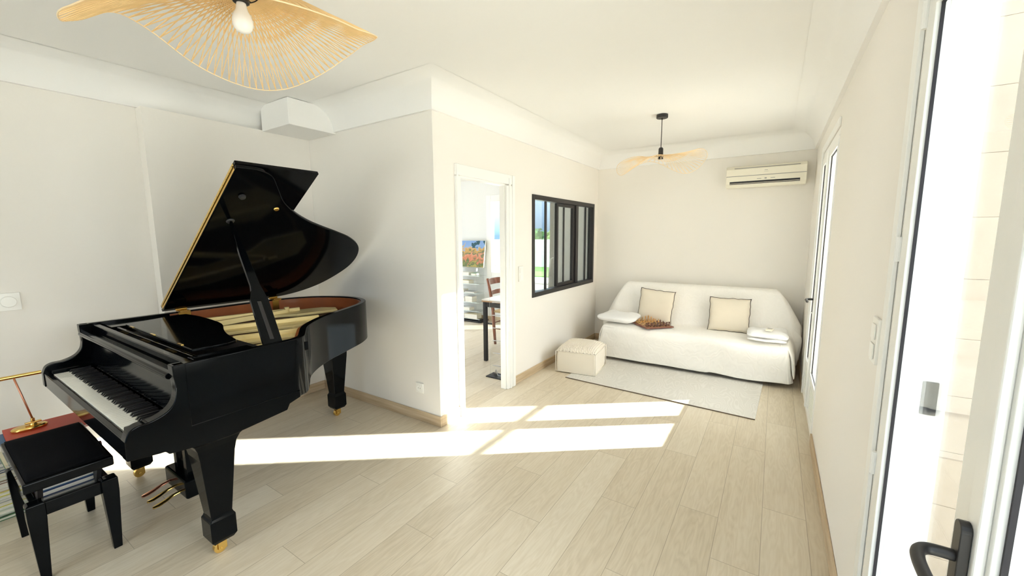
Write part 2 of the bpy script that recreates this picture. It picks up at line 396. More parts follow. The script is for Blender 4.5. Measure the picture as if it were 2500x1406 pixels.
# interior glazed frame (workshop style)
iw = empty('window_2', (XM-.05, (IW[0]+IW[1])/2, IW[2])); S(iw)
y0, y1, z0, z1 = IW; xf0, xf1 = XM-.062, XM+.012
m = M(); m.box(xf0, xf1, y0+.001, y0+.045, z0+.001, z1-.001); m.box(xf0, xf1, y1-.045, y1-.001, z0+.001, z1-.001)
m.box(xf0, xf1, y0+.046, y1-.046, z0+.001, z0+.048); m.box(xf0, xf1, y0+.046, y1-.046, z1-.048, z1-.001)
m.build('frame', ironM, iw, bevel=.002)
def mull(a, b, x0=XM-.034, x1=XM-.018, zz0=z0+.05, zz1=z1-.05, nm='mullion'): M().box(x0, x1, a, b, zz0, zz1).build(nm, ironM, iw, bevel=.002)
mull(3.935, 3.97); mull(4.72, 4.79, XM-.05, XM-.005); mull(5.045, 5.075)
# inset sash
m = M(); xs0, xs1 = XM-.055, XM-.022
m.box(xs0, xs1, 4.225, 4.262, z0+.052, z1-.052); m.box(xs0, xs1, 4.66, 4.715, z0+.052, z1-.052); m.box(xs0, xs1, 4.263, 4.659, z0+.052, z0+.085); m.box(xs0, xs1, 4.263, 4.659, z1-.085, z1-.052)
m.build('sliding_sash', ironM, iw, bevel=.002); mull(4.42, 4.445, xs0+.01, xs1-.01, z0+.087, z1-.087, 'sash_mullion')
M().box(XM-.040, XM-.036, 3.66, 4.71, z0+.05, z1-.05).build('glass_pane', glassM, iw)
M().box(XM-.032, XM-.028, 4.81, 5.235, z0+.05, z1-.05).build('glass_pane', glassM, iw)

# ------------------------------------------------------------------ french windows
def french(name, op, leaves, handle_y, plate, lever_z, reveal=True):
    ya, yb, za, zb = op
    w = S(empty(name, (XR, (ya+yb)/2, za)))
    xi, xo = .300, .350; xg = .316
    m = M(); m.box(xi+.006, XR+.075, ya+.001, ya+.028, za, zb-.001); m.box(xi+.006, XR+.075, yb-.028, yb-.001, za, zb-.001); m.box(xi+.006, XR+.075, ya+.03, yb-.03, zb-.05, zb-.001); m.box(xi+.006, XR+.075, ya+.03, yb-.03, za-.02, za+.012)
    m.build('frame', whiteM, w, bevel=.002)
    m = M(); m.box(XR-.012, XR-.001, yb+.001, yb+.055, .001, zb+.055); m.box(XR-.012, XR-.001, ya, yb, zb+.002, zb+.055)
    m.build('architrave', whiteM, w, bevel=.003)
    for (a, b, ga, gb, full) in leaves:
        lf = empty('leaf', (xi, (a+b)/2, za)); lf.parent = w; lf.location = ORG[lf]-ORG[w]
        zl0, zl1 = za+.014, zb-.052; g0, g1 = .37, 2.055
        m = M(); m.box(xi, xo, a, ga, zl0, zl1); m.box(xi, xo, gb, b, zl0, zl1); m.box(xi, xo, ga, gb, g1, zl1); m.box(xi, xo, ga, gb, g0-.05, g0); m.box(xi, xo, ga, gb, zl0, zl0+.03)
        m.build('stile_frame', whiteM, lf, bevel=.002)
        m = M(); t = .005
        m.box(xg-.006, xg+.001, gb-t, gb-.0003, g0, g1); m.box(xg-.006, xg+.001, ga+.0003, ga+t, g0, g1); m.box(xg-.006, xg+.001, ga, gb, g0, g0+t); m.box(xg-.006, xg+.001, ga, gb, g1-t, g1)
        m.build('gasket', gasketM, lf)
        M().box(xg+.002, xg+.006, ga+.001, gb-.001, g0+.001, g1-.001).build('glass_pane', glassM, lf)
        # ribbed lower panel
        zz = zl0+.03; pts = []; nr = 9; h = (g0-.05-zz)/nr
        for k in range(nr):
            pts += [(xi+.016, zz+k*h+.002), (xi+.010, zz+k*h+.006), (xi+.010, zz+(k+1)*h-.006), (xi+.016, zz+(k+1)*h-.002)]
        pts += [(xi+.03, g0-.05), (xi+.03, zz)]
        m = M(); m.loft([[(p[0], ga, p[1]) for p in pts], [(p[0], gb, p[1]) for p in pts]]); m.build('ribbed_panel', ribM, lf)
        if full:   # this leaf carries the astragal and the handle
            hy = handle_y
            M().box(xi-.014, xi, a-.008, a+.035, zl0+.02, zl1-.01).build('astragal', whiteM, lf, bevel=.004)
            if plate:
                ps = plate
                m = M(); pw = .014
                ring = [(hy+pw*math.sin(t)*1., ps[1]-pw+pw*math.cos(t)) for t in [PI/2*(k/4) for k in range(5)]]
                ring = [(hy+pw*math.cos(PI*k/8), ps[1]-pw+pw*math.sin(PI*k/8)) for k in range(9)] + [(hy+pw*math.cos(PI+PI*k/8), ps[0]+pw+pw*math.sin(PI+PI*k/8)) for k in range(9)]
                px = xi-(.014 if a-.008 < hy < a+.035 else 0)
                m.prism(ring, 0, px-.014, px-.0005); m.build('handle_plate', ironM, lf, bevel=.0015)
                x = px-.014
                pts = catmull([(x+.004, hy, lever_z), (x-.018, hy, lever_z), (x-.034, hy-.004, lever_z), (x-.045, hy-.018, lever_z), (x-.049, hy-.040, lever_z-.001), (x-.049, hy-.070, lever_z-.002), (x-.047, hy-.095, lever_z-.004), (x-.045, hy-.118, lever_z-.006)], 4)
                M().tube(pts, .0092, 14).build('handle', ironM, lf, smooth=True)
                M().cyl((x+.002, hy, ps[0]+.045), (x-.012, hy, ps[0]+.045), .008).build('lock_cylinder', steelM, lf)
        if name == 'window_3' and full:
            for z in (.75, 1.40, 2.02): M().cyl((xi-.004, b+.002, z), (xi-.004, b+.002, z+.07), .007, n=10).build('hinge', whiteM, lf, smooth='auto')
    return w
# far window: near leaf, far leaf
french('window_1', W2, [(3.452, 3.985, 3.475, 3.93, False), (3.987, 4.49, 4.065, 4.455, True)], 4.028, (.80, 1.02), .955)
french('window_3', W1, [(.860, 1.57, .985, 1.507, True), (.13, .858, .21, .843, False)], .876, (.80, 1.030), .968)
fw = S(empty('window_5', (-1.85, YF, 0)))  # unseen window behind the camera, sized and placed for fill daylight
m = M(); m.box(-2.699, -2.64, YF-.08, YF-.02, .031, 2.399); m.box(-.16, -.101, YF-.08, YF-.02, .031, 2.399); m.box(-2.64, -.16, YF-.08, YF-.02, 2.34, 2.399); m.box(-2.64, -.16, YF-.08, YF-.02, .031, .09); m.box(-1.43, -1.37, YF-.08, YF-.02, .09, 2.34)
m.build('frame', whiteM, fw, bevel=.003)
M().box(-2.64, -.16, YF-.052, YF-.048, .09, 2.34).build('glass_pane', glassM, fw)
# ------------------------------------------------------------------ other room
GD = (-3.62, -2.88, .03, 2.15)     # garden door
OW = (-4.10, -3.78, .80, 2.10)     # tall window
S(wall_y(YO, YO+.12, XO, XM+.1, 0, ZO+.05, [GD, OW]).build('wall_garden', otherM))
S(M().box(XM-.1, XM+.0, YB+.101, YO-.001, 0, ZO).build('trim_4', otherM))
S(wall_x(XO-.1, XO, Y1+.1, YO+.12, 0, ZO+.05, [(2.9, 4.7, .3, 2.1)]).build('wall_far_left', otherM))  # unseen opening added and sized to let more daylight into this room
S(wall_y(Y1, Y1+.1, XO-.1, XL2-.101, 0, ZO+.05).build('wall_dividing', otherM))
S(M().box(XO, XM-.101, Y1+.101, YO, ZO, ZO+.04).build('ceiling.001', ceilM))
S(M().box(XO, XM-.102, YO-.012, YO-.001, .001, .085).build('baseboard_garden', baseM))
gd = S(empty('door_2', (-3.3, YO, 0)))
gfM = mat('grey_door_frame', (.27, .26, .24), .5)
m = M(); m.box(GD[0]+.001, GD[0]+.06, YO-.01, YO+.09, .031, GD[3]-.001); m.box(GD[1]-.06, GD[1]-.001, YO-.01, YO+.09, .031, GD[3]-.001); m.box(GD[0]+.061, GD[1]-.061, YO-.01, YO+.09, GD[3]-.07, GD[3]-.001); m.box(GD[0]+.061, GD[1]-.061, YO-.01, YO+.09, .031, .10)
m.build('frame', gfM, gd, bevel=.003); M().box(GD[0]+.061, GD[1]-.061, YO+.03, YO+.034, .10, GD[3]-.071).build('glass_pane', glassM, gd)
ow = S(empty('window_6', (-3.95, YO, .75)))
m = M(); m.box(OW[0]-.05, OW[0]+.05, YO-.025, YO+.06, OW[2]-.04, OW[3]+.05); m.box(OW[1]-.06, OW[1]+.05, YO-.025, YO+.06, OW[2]-.04, OW[3]+.05); m.box(OW[0]+.05, OW[1]-.06, YO-.025, YO+.06, OW[3]-.06, OW[3]+.05); m.box(OW[0]+.05, OW[1]-.06, YO-.025, YO+.06, OW[2]-.04, OW[2]+.06)
m.build('frame', whiteM, ow, bevel=.004); M().box(OW[0]+.05, OW[1]-.06, YO+.03, YO+.034, OW[2]+.06, OW[3]-.06).build('glass_pane', glassM, ow)
M().box(OW[0]-.08, OW[1]+.08, YO-.06, YO-.026, OW[2]-.075, OW[2]-.04).build('sill', whiteM, ow, bevel=.004)

# ------------------------------------------------------------------ exterior
S(M().box(-20, 16, -12, 34, -.30, -.14).build('ground', terrM))
S(M().box(-18, 3, 13.8, 17.9, -.14, -.10).build('lawn', grassM))
S(M().box(-18, 3, 18, 18.2, -.14, 1.27).build('wall_garden_boundary', extM))
S(M().box(-6, 0, YO+.3, YO+2.6, -.14, .02).build('terrace', terrM))
def wing():
    m = M()
    for k in range(14):
        z = -.14+k*.24; o_ = .0 if k % 2 else .35
        xs = [XR+WT+.002]+[XR+WT+.002+o_+.001+j*.7 for j in range(1 if o_ == 0 else 0, 6)]+[4.2]
        for a, b in zip(xs, xs[1:]):
            if b-a > .02: m.box(a+.001, b-.001, 2.302, 2.478, z+.001, z+.239)
    m.box(XR+WT+.002, 4.2, 2.306, 2.474, -.14, 3.2)
    return m
S(wing().build('wall_wing', mat('beige_block', (.48, .40, .32), .9, var=(3, .1), bump=(30, .2, .01)), bevel=0))
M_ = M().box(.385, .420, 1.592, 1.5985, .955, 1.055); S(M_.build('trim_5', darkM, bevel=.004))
def low_wall():
    m = M()
    for k in range(4): m.box(-6, -2.2, 7.2, 7.35, -.14+k*.16, -.14+k*.16+.152)
    m.box(-6, -2.2, 7.215, 7.335, -.14, .49); m.box(-6, -2.2, 7.18, 7.37, .502, .53)
    return m
tag(low_wall().build('low_wall', mat('grey_planks', (.45, .43, .39), .8, var=(5, .1))), 'low grey plank wall on the terrace outside the garden door', 'wall')
def rail():
    m = M(); x = .62
    m.box(x-.012, x+.012, 3.0, 5.2, .930, .958)
    for y in (3.02, 5.18): m.box(x-.012, x+.012, y-.012, y+.012, -.14, .930)
    return m
tag(rail().build('handrail', ironM), 'thin black handrail outside the far french window', 'handrail')
def tree(x, y, h, r, mt, lab):
    t = thing('tree', (x, y, -.14), lab, 'tree')
    M().tube([(x, y, -.14), (x+.1, y, h*.4), (x, y, h*.75)], [.16, .12, .07], 8).build('trunk', trunkM, t, smooth=True)
    m = M(); rnd = random.Random(int(x*100))
    for k in range(900):
        a, b = rnd.uniform(0, 2*PI), math.acos(rnd.uniform(-1, 1)); q = r*rnd.uniform(.55, 1)*(1+.25*noise.noise(Vector((math.cos(a)*2+x, math.sin(a)*2, b))))
        c = Vector((x+q*math.sin(b)*math.cos(a), y+q*math.sin(b)*math.sin(a), h*.72+q*.7*math.cos(b)))
        u = Vector((rnd.uniform(-1, 1), rnd.uniform(-1, 1), rnd.uniform(-1, 1))).normalized()*.17; w = u.orthogonal().normalized()*.12
        m.add([c-u, c+w, c+u, c-w], [(0, 1, 2, 3)])
    m.build('crown', mt, t)
tree(-12.35, 20.5, 1.7, 1.12, leafM, 'dark leafy tree beyond the garden wall, left of the paler one')
tree(-9.95, 20.5, 1.7, .92, leaf2M, 'pale green tree beyond the garden wall, right of the darker one')

# ------------------------------------------------------------------ grand piano
gp = thing('grand_piano', (-2.68, 1.25, 0), 'glossy black baby grand piano with its lid propped open in the corner', 'piano')
X0, X1 = -3.40, -1.95
curve = catmull([(X1, 1.00), (-1.953, 1.05), (-1.985, 1.11), (-2.08, 1.175), (-2.19, 1.25), (-2.29, 1.36), (-2.37, 1.48), (-2.435, 1.61), (-2.50, 1.75), (-2.575, 1.89), (-2.68, 2.01), (-2.82, 2.075), (-2.97, 2.085), (-3.11, 2.04), (-3.24, 1.96), (-3.33, 1.85), (-3.38, 1.72), (X0, 1.58)], 5)
def outline(front): return [(X1, front)]+curve+[(X0, front)]
def offset(poly, d):
    out = []
    n = len(poly)
    for i, p in enumerate(poly):
        a = Vector(poly[max(i-1, 0)]); b = Vector(poly[min(i+1, n-1)]); t = (b-a).normalized(); nn = Vector((-t.y, t.x))
        out.append((p[0]+nn.x*d, p[1]+nn.y*d))
    return out
def ringstrip(outer, inner, z0, z1):
    rings = []
    for a, b in zip(outer, inner): rings.append([(a[0], a[1], z0), (a[0], a[1], z1), (b[0], b[1], z1), (b[0], b[1], z0)])
    return M().loft(rings)
ol = outline(.56)
ringstrip(ol, offset(ol, .036), .685, .98).build('rim', blackM, gp, bevel=.004, smooth='auto')
ol2 = [(X1-.037, .98)]+[p for p in offset(curve, .0375)][1:]+[(X0+.037, .98)]
ringstrip(ol2, offset(ol2, .012), .84, .972).build('inner_rim', mahogM, gp, smooth='auto')
inn = offset(outline(.60), .0375)
M().prism(inn, 2, .70, .72).build('bottom_board', blackM, gp)
inn2 = offset(outline(.62), .05)
M().prism(inn2, 2, .845, .855).build('soundboard', soundM, gp)
# strings
m = M()
import bisect
def yin(x):   # far limit of the interior at x
    ys = [p[1] for p in curve if abs(p[0]-x) < .03]
    return max(ys) if ys else 1.5
for k in range(96):
    xa = -2.05-k*.0125; sk = .12 if k > 62 else .03
    xb = xa+(.22 if k > 62 else -.05); yb_ = yin(xb)-.14
    if k > 62: yb_ = min(yb_, 1.86)
    m.cyl((xa, .98, .888), (xb, yb_, .884), .0012 if k < 60 else .0022, n=4, caps=False)
tag(m.build('strings', stringM, gp), kind='stuff')
# cast gold plate: web and struts
def zpoly(pts, z0, z1, nm='plate_strut'):
    return M().prism(pts, 2, z0, z1)
plate = M()
plate.add(*(lambda q: (q.v, q.f))(zpoly([(-3.31, .99), (-3.273, 1.241), (-3.17, 1.592), (-3.06, 1.87), (-2.96, 1.93), (-2.86, 1.88), (-2.935, 1.60), (-3.02, 1.50), (-3.13, 1.20), (-3.12, .99)], .893, .912)))
plate.add(*(lambda q: (q.v, q.f))(zpoly([(-2.93, .99), (-2.900, 1.099), (-2.831, 1.286), (-2.769, 1.542), (-2.68, 1.64), (-2.59, 1.68), (-2.53, 1.52), (-2.57, 1.375), (-2.67, 1.205), (-2.75, .99)], .893, .912)))
plate.add(*(lambda q: (q.v, q.f))(zpoly([(-2.56, .98), (-2.541, 1.1), (-2.521, 1.22), (-2.44, 1.235), (-2.38, 1.28), (-2.33, 1.34), (-2.27, 1.27), (-2.33, 1.15), (-2.36, 1.077), (-2.40, .98)], .893, .912)))
plate.add(*(lambda q: (q.v, q.f))(zpoly([(-2.30, .967), (-2.285, 1.10), (-2.19, 1.18), (-2.14, 1.15), (-2.22, 1.06), (-2.255, .967)], .893, .910)))
plate.build('iron_plate', goldM, gp, bevel=.004)
def strut(a, b, w, z=.93):
    a, b = Vector((*a, z)), Vector((*b, z)); d = (b-a).normalized(); n = Vector((-d.y, d.x, 0))*w/2
    m = M(); r = []
    for p in (a, b): r.append([p+n-Vector((0, 0, .03)), p-n-Vector((0, 0, .03)), p-n*.7+Vector((0, 0, .006)), p+n*.7+Vector((0, 0, .006))])
    m.loft(r); return m
for a, b, w in (((-3.02, .99), (-3.075, 1.60), .035), ((-3.245, 1.0), (-3.08, 1.70), .03), ((-2.86, 1.0), (-2.66, 1.60), .035), ((-2.49, .99), (-2.37, 1.31), .03)):
    strut(a, b, w).build('plate_strut', goldM, gp, bevel=.004)
M().cyl((-3.077, 1.60, .90), (-3.077, 1.60, .952), .017, n=14).build('plate_bolt', goldM, gp, bevel=.002)
# bridge
M().tube([(-2.25, 1.05, .872), (-2.45, 1.36, .872), (-2.62, 1.66, .872), (-2.80, 1.82, .872), (-2.95, 1.86, .872)], .012, 8).build('bridge', mat('bridge_wood', (.5, .3, .14), .5), gp)
# hinge blocks on the spine
for y in (1.02, 1.63):
    m = M(); m.box(X0+.045, X0+.062, y, y+.07, .895, .978); m.box(X0+.0, X0+.075, y+.005, y+.065, .981, .988); m.cyl((X0+.005, y+.002, .993), (X0+.005, y+.068, .993), .006, n=10)
    m.build('lid_hinge', brassM, gp, bevel=.002)
# arms (cheeks)
prof = [(.60, .98), (.556, .98), (.557, .94), (.562, .89)]+catmull([(.562, .89), (.553, .84), (.525, .805), (.476, .786), (.435, .783), (.408, .768), (.395, .735)], 5)[1:]+[(.394, .66), (.488, .648), (.507, .647), (.518, .632), (.63, .62), (.72, .616), (.80, .622), (.98, .64), (.994, .667), (1.05, .684), (1.05, .72), (.60, .72)]
for a, b in ((X0-.002, X0+.05), (X1-.05, X1+.002)): M().prism(prof, 0, a, b).build('arm', blackM, gp, bevel=.004)
M().box(X0+.05, X1-.05, .42, 1.0, .635, .685).build('key_bed', blackM, gp, bevel=.003)
M().box(X0+.05, X1-.05, .398, .420, .655, .735).build('key_slip', blackM, gp, bevel=.004)
kx0, kx1 = X0+.115, X1-.115
for a, b in ((X0+.05, kx0-.003), (kx1+.003, X1-.05)): M().box(a, b, .42, .60, .686, .757).build('key_block', blackM, gp, bevel=.004)
kw = (kx1-kx0)/52
wk = M().box(-kw/2+.0007, kw/2-.0007, .424, .566, .69, .737).build('white_key', ivoryM, gp, bevel=.0012, org=None)
wkm = wk
def kcopy(o, dx):
    c = o.copy(); c.location = (dx, 0, 0); c.parent = gp; C.objects.link(c); return c
# key meshes are centred on x=0 in world, so shift by wanted x
xs = [kx0+kw*(i+.5) for i in range(52)]
wk.location = (xs[0], 0, 0)
for x in xs[1:]: kcopy(wk, x)
bk = M(); bk.loft([[(-.0055, .478, .737), (.0055, .478, .737), (.0055, .566, .737), (-.0055, .566, .737)], [(-.0045, .486, .7495), (.0045, .486, .7495), (.0045, .566, .7495), (-.0045, .566, .7495)]])
bk = bk.build('black_key', keyblackM, gp, bevel=.0012)
first = True
for i in range(51):
    if i % 7 in (0, 2, 3, 5, 6):   # A#, C#, D#, F#, G#
        x = kx0+kw*(i+1)
        if first: bk.location = (x, 0, 0); first = False
        else: kcopy(bk, x)
# fallboard raised with rolled lip
fp = catmull([(.580, .742), (.592, .80), (.600, .86), (.600, .905), (.590, .925)], 4)
fb = fp+[(.612, .93), (.612, .742)]
M().prism(fb, 0, X0+.052, X1-.052).build('fallboard', blackM, gp, bevel=.002, smooth='auto')
lip = [(.602, .935)]+[(.560+.013*math.cos(t), .928+.013*math.sin(t)) for t in [PI/2+k*PI/6 for k in range(7)]]+[(.602, .912)]
M().prism(lip, 0, X0+.052, X1-.055).build('fallboard_lip', blackM, gp, bevel=.002, smooth='auto')
m = M(); m.box(X0+.037, X1-.037, .612, .640, .80, .972); m.build('nameboard_rail', blackM, gp, bevel=.004)
# top deck around the tuning pins and the music desk
M().box(X0+.037, X1-.037, .64, .985, .915, .925).build('pin_block_cover', darkM, gp)
for x in (-3.22, -2.86, -2.50, -2.18): M().box(x, x+.10, .644, .662, .926, .934).build('desk_block', mat('dull_brass_%d' % int(x*-100), (.30, .22, .06), .4, metal=.7), gp, bevel=.002)
M().box(-3.20, -2.08, .678, .694, .926, .962).build('desk_rail', blackM, gp, bevel=.004)
M().box(X0+.04, X0+.20, .66, 1.02, .945, .965).build('desk_slide', blackM, gp, bevel=.003)
M().box(X1-.17, X1-.04, .66, .90, .945, .962).build('desk_slide', blackM, gp, bevel=.003)
dk = [(-3.13, .705), (-2.155, .69), (-2.145, .83), (-2.17, .875)]+catmull([(-2.19, .885), (-2.36, .915), (-2.50, .955), (-2.66, 1.01), (-2.85, 1.03), (-3.05, 1.035), (-3.20, 1.02)], 4)+[(-3.215, .98)]
md = M().prism(dk, 2, .970, .984).build('music_desk', blackM, gp, bevel=.004, smooth='auto')
for x in (-3.0, -2.68, -2.32): M().box(x, x+.05, .690, .700, .984, .989).build('desk_hinge', brassM, md)
m = M(); m.add(*(lambda q: (q.v, q.f))(M().prism([(-2.14, .90), (X1-.038, .90), (X1-.038, 1.13), (-2.04, 1.09)], 2, .90, .945))); m.build('damper_cover', blackM, gp, bevel=.003)
# lid
PHI = R(34); HX, HZ = X0, .993
def lidp(w, y, t=0): return Vector((HX+w*math.cos(PHI)-t*math.sin(PHI), y, HZ+w*math.sin(PHI)+t*math.cos(PHI)))
def lid_mesh(poly, t0, t1):
    return M().loft([[lidp(w, y, t0) for w, y in poly], [lidp(w, y, t1) for w, y in poly]])
cv = [(x-X0, y+.02+.04*max(0, (y-1.6))) for x, y in offset(curve, -.012)]
lp = [(-.01, .955), (1.462, .955)]+cv[1:-1]+[(-.012, 1.58)]
lid = lid_mesh(lp, 0, .020).build('lid', blackM, gp, bevel=.004, smooth='auto')
flap = [(-.01, .958), (1.462, .958), (1.462, 1.385), (-.01, 1.385)]
fl_ = lid_mesh(flap, .026, .046).build('folded_front_flap', blackM, gp, bevel=.004)
m = M(); m.loft([[lidp(w, .9535, t) for w, t in ((.02, .004), (1.44, .004), (1.44, .019), (.02, .019))], [lidp(w, .9565, t) for w, t in ((.02, .004), (1.44, .004), (1.44, .019), (.02, .019))]])
m.loft([[lidp(w, .9565, t) for w, t in ((.02, .028), (1.44, .028), (1.44, .044), (.02, .044))], [lidp(w, .9595, t) for w, t in ((.02, .028), (1.44, .028), (1.44, .044), (.02, .044))]])
for k in range(30): m.cyl(lidp(.03+k*.047, .953, .023), lidp(.03+k*.047+.044, .953, .023), .005, n=8)
m.build('piano_hinge', brassM, gp)
def onlid(nm, w, y, r, h, mt): M().cyl(lidp(w, y, 0), lidp(w, y, -h), r, r*.75, n=20).build(nm, mt, lid, bevel=.002)
onlid('rubber_buffer', 1.25, 1.045, .018, .014, rubberM); onlid('lid_lock', 1.158, 1.255, .016, .008, brassM); onlid('prop_cup', 1.03, 1.055, .022, .008, darkM)
# prop stick
a, b = Vector((-1.985, .955, .97)), lidp(1.03, 1.055, -.008)
d = (b-a); L_ = d.length; d.normalize(); sd = (Vector((0, 1, 0))-d*d.y).normalized(); th = d.cross(sd)
def stick(ws):
    m = M(); r = []
    for t, w, o_ in ws:
        p = a+d*L_*t; r.append([p+sd*(w/2+o_)+th*.009, p+sd*(-w/2+o_)+th*.009, p+sd*(-w/2+o_)-th*.009, p+sd*(w/2+o_)-th*.009])
    return m.loft(r)
st = stick([(0, .085, 0), (.33, .082, .006), (.40, .055, .01), (.44, .045, .01), (.7, .036, .004), (.97, .014, 0), (1, .012, 0)]).build('prop_stick', blackM, gp, bevel=.002)
m = M(); r = []
for t, w in ((.03, .018), (.31, .018)):
    p = a+d*L_*t; r.append([p+sd*(w/2)+th*.0105, p-sd*(w/2)+th*.0105, p-sd*(w/2)-th*.0105, p+sd*(w/2)-th*.0105])
m.loft(r).build('short_prop', darkM, st)
# legs
def leg(cx, cy, ztop):
    lg = M()
    sec = [(ztop, .135), (ztop-.012, .132), (ztop-.03, .108), (ztop-.055, .088), (ztop-.085, .076), (.50, .068), (.205, .043), (.195, .046), (.185, .052), (.088, .052), (.068, .040)]
    lg.loft([[(cx-s, cy-s, z), (cx+s, cy-s, z), (cx+s, cy+s, z), (cx-s, cy+s, z)] for z, s in sec])
    l = lg.build('leg', blackM, gp, bevel=.003)
    m = M(); m.cyl((cx, cy, .068), (cx, cy, .052), .022, n=16)
    for s in (-1, 1): m.box(cx+s*.018-.003, cx+s*.018+.003, cy-.020, cy+.016, .018, .058)
    m.cyl((cx-.024, cy-.008, .027), (cx+.024, cy-.008, .027), .005, n=8)
    m.cyl((cx-.012, cy-.008, .027), (cx+.012, cy-.008, .027), .0265, n=24)
    m.build('caster', brassM, l, bevel=.002)
leg(-2.118, .712, .634); leg(-3.24, .712, .634); leg(-2.975, 1.90, .70)
# pedal lyre
ly = M()
for x in (-2.80, -2.66): ly.box(x-.022, x+.022, .765, .80, .17, .634)
ly.build('lyre_post', blackM, gp, bevel=.004)
M().box(-2.885, -2.585, .735, .82, .065, .170).build('lyre_box', blackM, gp, bevel=.012)
m = M(); m.cyl((-2.80, 1.02, .64), (-2.84, .83, .15), .006); m.cyl((-2.66, 1.02, .64), (-2.62, .83, .15), .006); m.build('lyre_brace', coppM, gp, smooth='auto')
m = M(); [m.cyl((x, .83, .64), (x, .83, .12), .003, n=8) for x in (-2.77, -2.735, -2.70)]; m.build('pedal_rod', brassM, gp)
for x in (-2.825, -2.74, -2.655):
    r = []
    for y, w, z in ((.76, .010, .098), (.735, .010, .098), (.70, .012, .092), (.665, .016, .080), (.635, .018, .072), (.615, .013, .069), (.61, .006, .069)):
        r.append([(x+w*math.cos(2*PI*k/12), y, z+.006*math.sin(2*PI*k/12)) for k in range(12)])
    M().loft(r).build('pedal', coppM if x < -2.8 else brassM, gp, smooth='auto')

# ------------------------------------------------------------------ bench
bn = thing('piano_bench', (-2.82, .34, 0), 'black adjustable piano bench with velvet seat and shelf of sheet music', 'bench')
bx0, bx1, by0, by1 = -3.10, -2.545, .195, .472
def bz(x): return .465+(bx1-x)/(bx1-bx0)*.025
m = M(); m.loft([[(bx0, by0, bz(bx0)-.045), (bx1, by0, bz(bx1)-.045), (bx1, by1, bz(bx1)-.045), (bx0, by1, bz(bx0)-.045)], [(bx0, by0, bz(bx0)), (bx1, by0, bz(bx1)), (bx1, by1, bz(bx1)), (bx0, by1, bz(bx0))]])
sf = m.build('seat_frame', blackM, bn, bevel=.006)
q = .012
def seatfn(u, v):
    x = bx0+q+(bx1-bx0-2*q)*u; y = by0+q+(by1-by0-2*q)*v; e = min(u, 1-u, v, 1-v)
    return (x, y, bz(x)+.004+.010*min(1, e*8))
m = M(); m.grid(seatfn, 24, 16); m.build('seat_pad', velvetM, bn, smooth=True, solid=.006)
for (lx, ly_) in ((-3.065, .222), (-2.585, .222), (-2.575, .450), (-3.055, .452)):
    m = M(); s1, s0 = .028, .015
    m.loft([[(lx-s, ly_-s, z), (lx+s, ly_-s, z), (lx+s, ly_+s, z), (lx-s, ly_+s, z)] for z, s in ((0, s0), (.29, s1), (.355, s1), (.362, s1-.006))])
    m.build('leg', blackM, bn, bevel=.003)
for b in ((-3.035, -2.615, .212, .232, .292, .350), (-3.03, -2.605, .440, .460, .292, .350), (-3.072, -3.05, .25, .425, .292, .350), (-2.59, -2.568, .25, .425, .292, .350)):
    M().box(*b).build('apron', blackM, bn, bevel=.002)
for y in (.245, .428):
    for xa, xb, zb_ in ((-3.0, -3.06, .43), (-2.70, -2.64, .418)):
        m = M(); m.loft([[(xa, y-.008, .32), (xa, y+.008, .32), (xa+.06, y+.008, .32), (xa+.06, y-.008, .32)], [(xb, y-.008, zb_), (xb, y+.008, zb_), (xb+.06, y+.008, zb_), (xb+.06, y-.008, zb_)]])
        m.build('lift_arm', ironM, bn)
M().box(-3.0, -2.61, .235, .438, .296, .302).build('shelf', blackM, bn)
M().cyl((-2.82, .472, .44), (-2.82, .487, .44), .016, n=20).build('height_knob', mat('red_brown_knob', (.12, .03, .02), .4), bn, bevel=.003)
def book(x0, x1, y0, y1, z0, z1, cover, label, group, rot=0, nm='sheet_music_book', pages=paperM):
    c = ((x0+x1)/2, (y0+y1)/2, z0); t = thing(nm, c, label, 'book', group)
    e = min(.003, (z1-z0)*.2); mt = Matrix.Rotation(rot, 4, 'Z')
    m = M(); m.box(x0, x1, y0, y1, z0, z0+e); m.box(x0, x1, y0, y1, z1-e, z1); m.box(x0, x0+e, y0, y1, z0+e, z1-e); m.xf(mt, c); m.build('cover', cover, t)
    m = M(); m.box(x0+e+.0002, x1-.004, y0+.003, y1-.003, z0+e+.0002, z1-e-.0002); m.xf(mt, c); m.build('pages', pages, t)
    return t
z = .3025
for i, (c, h, nm) in enumerate((('brown', .013, 'brown music book lowest on the bench shelf'), ('grey', .014, 'grey music book second lowest on the bench shelf'), ('navy', .024, 'thick navy music book in the middle of the bench shelf'), ('blue', .018, 'blue music book second from top on the bench shelf'), ('white', .026, 'thick white music book on top of the bench shelf'))):
    book(-2.96+.004*i, -2.66-.006*i, .243+.003*(i % 2), .432, z, z+h, coverC[c], nm, 'music books on the bench shelf'); z += h+.0004
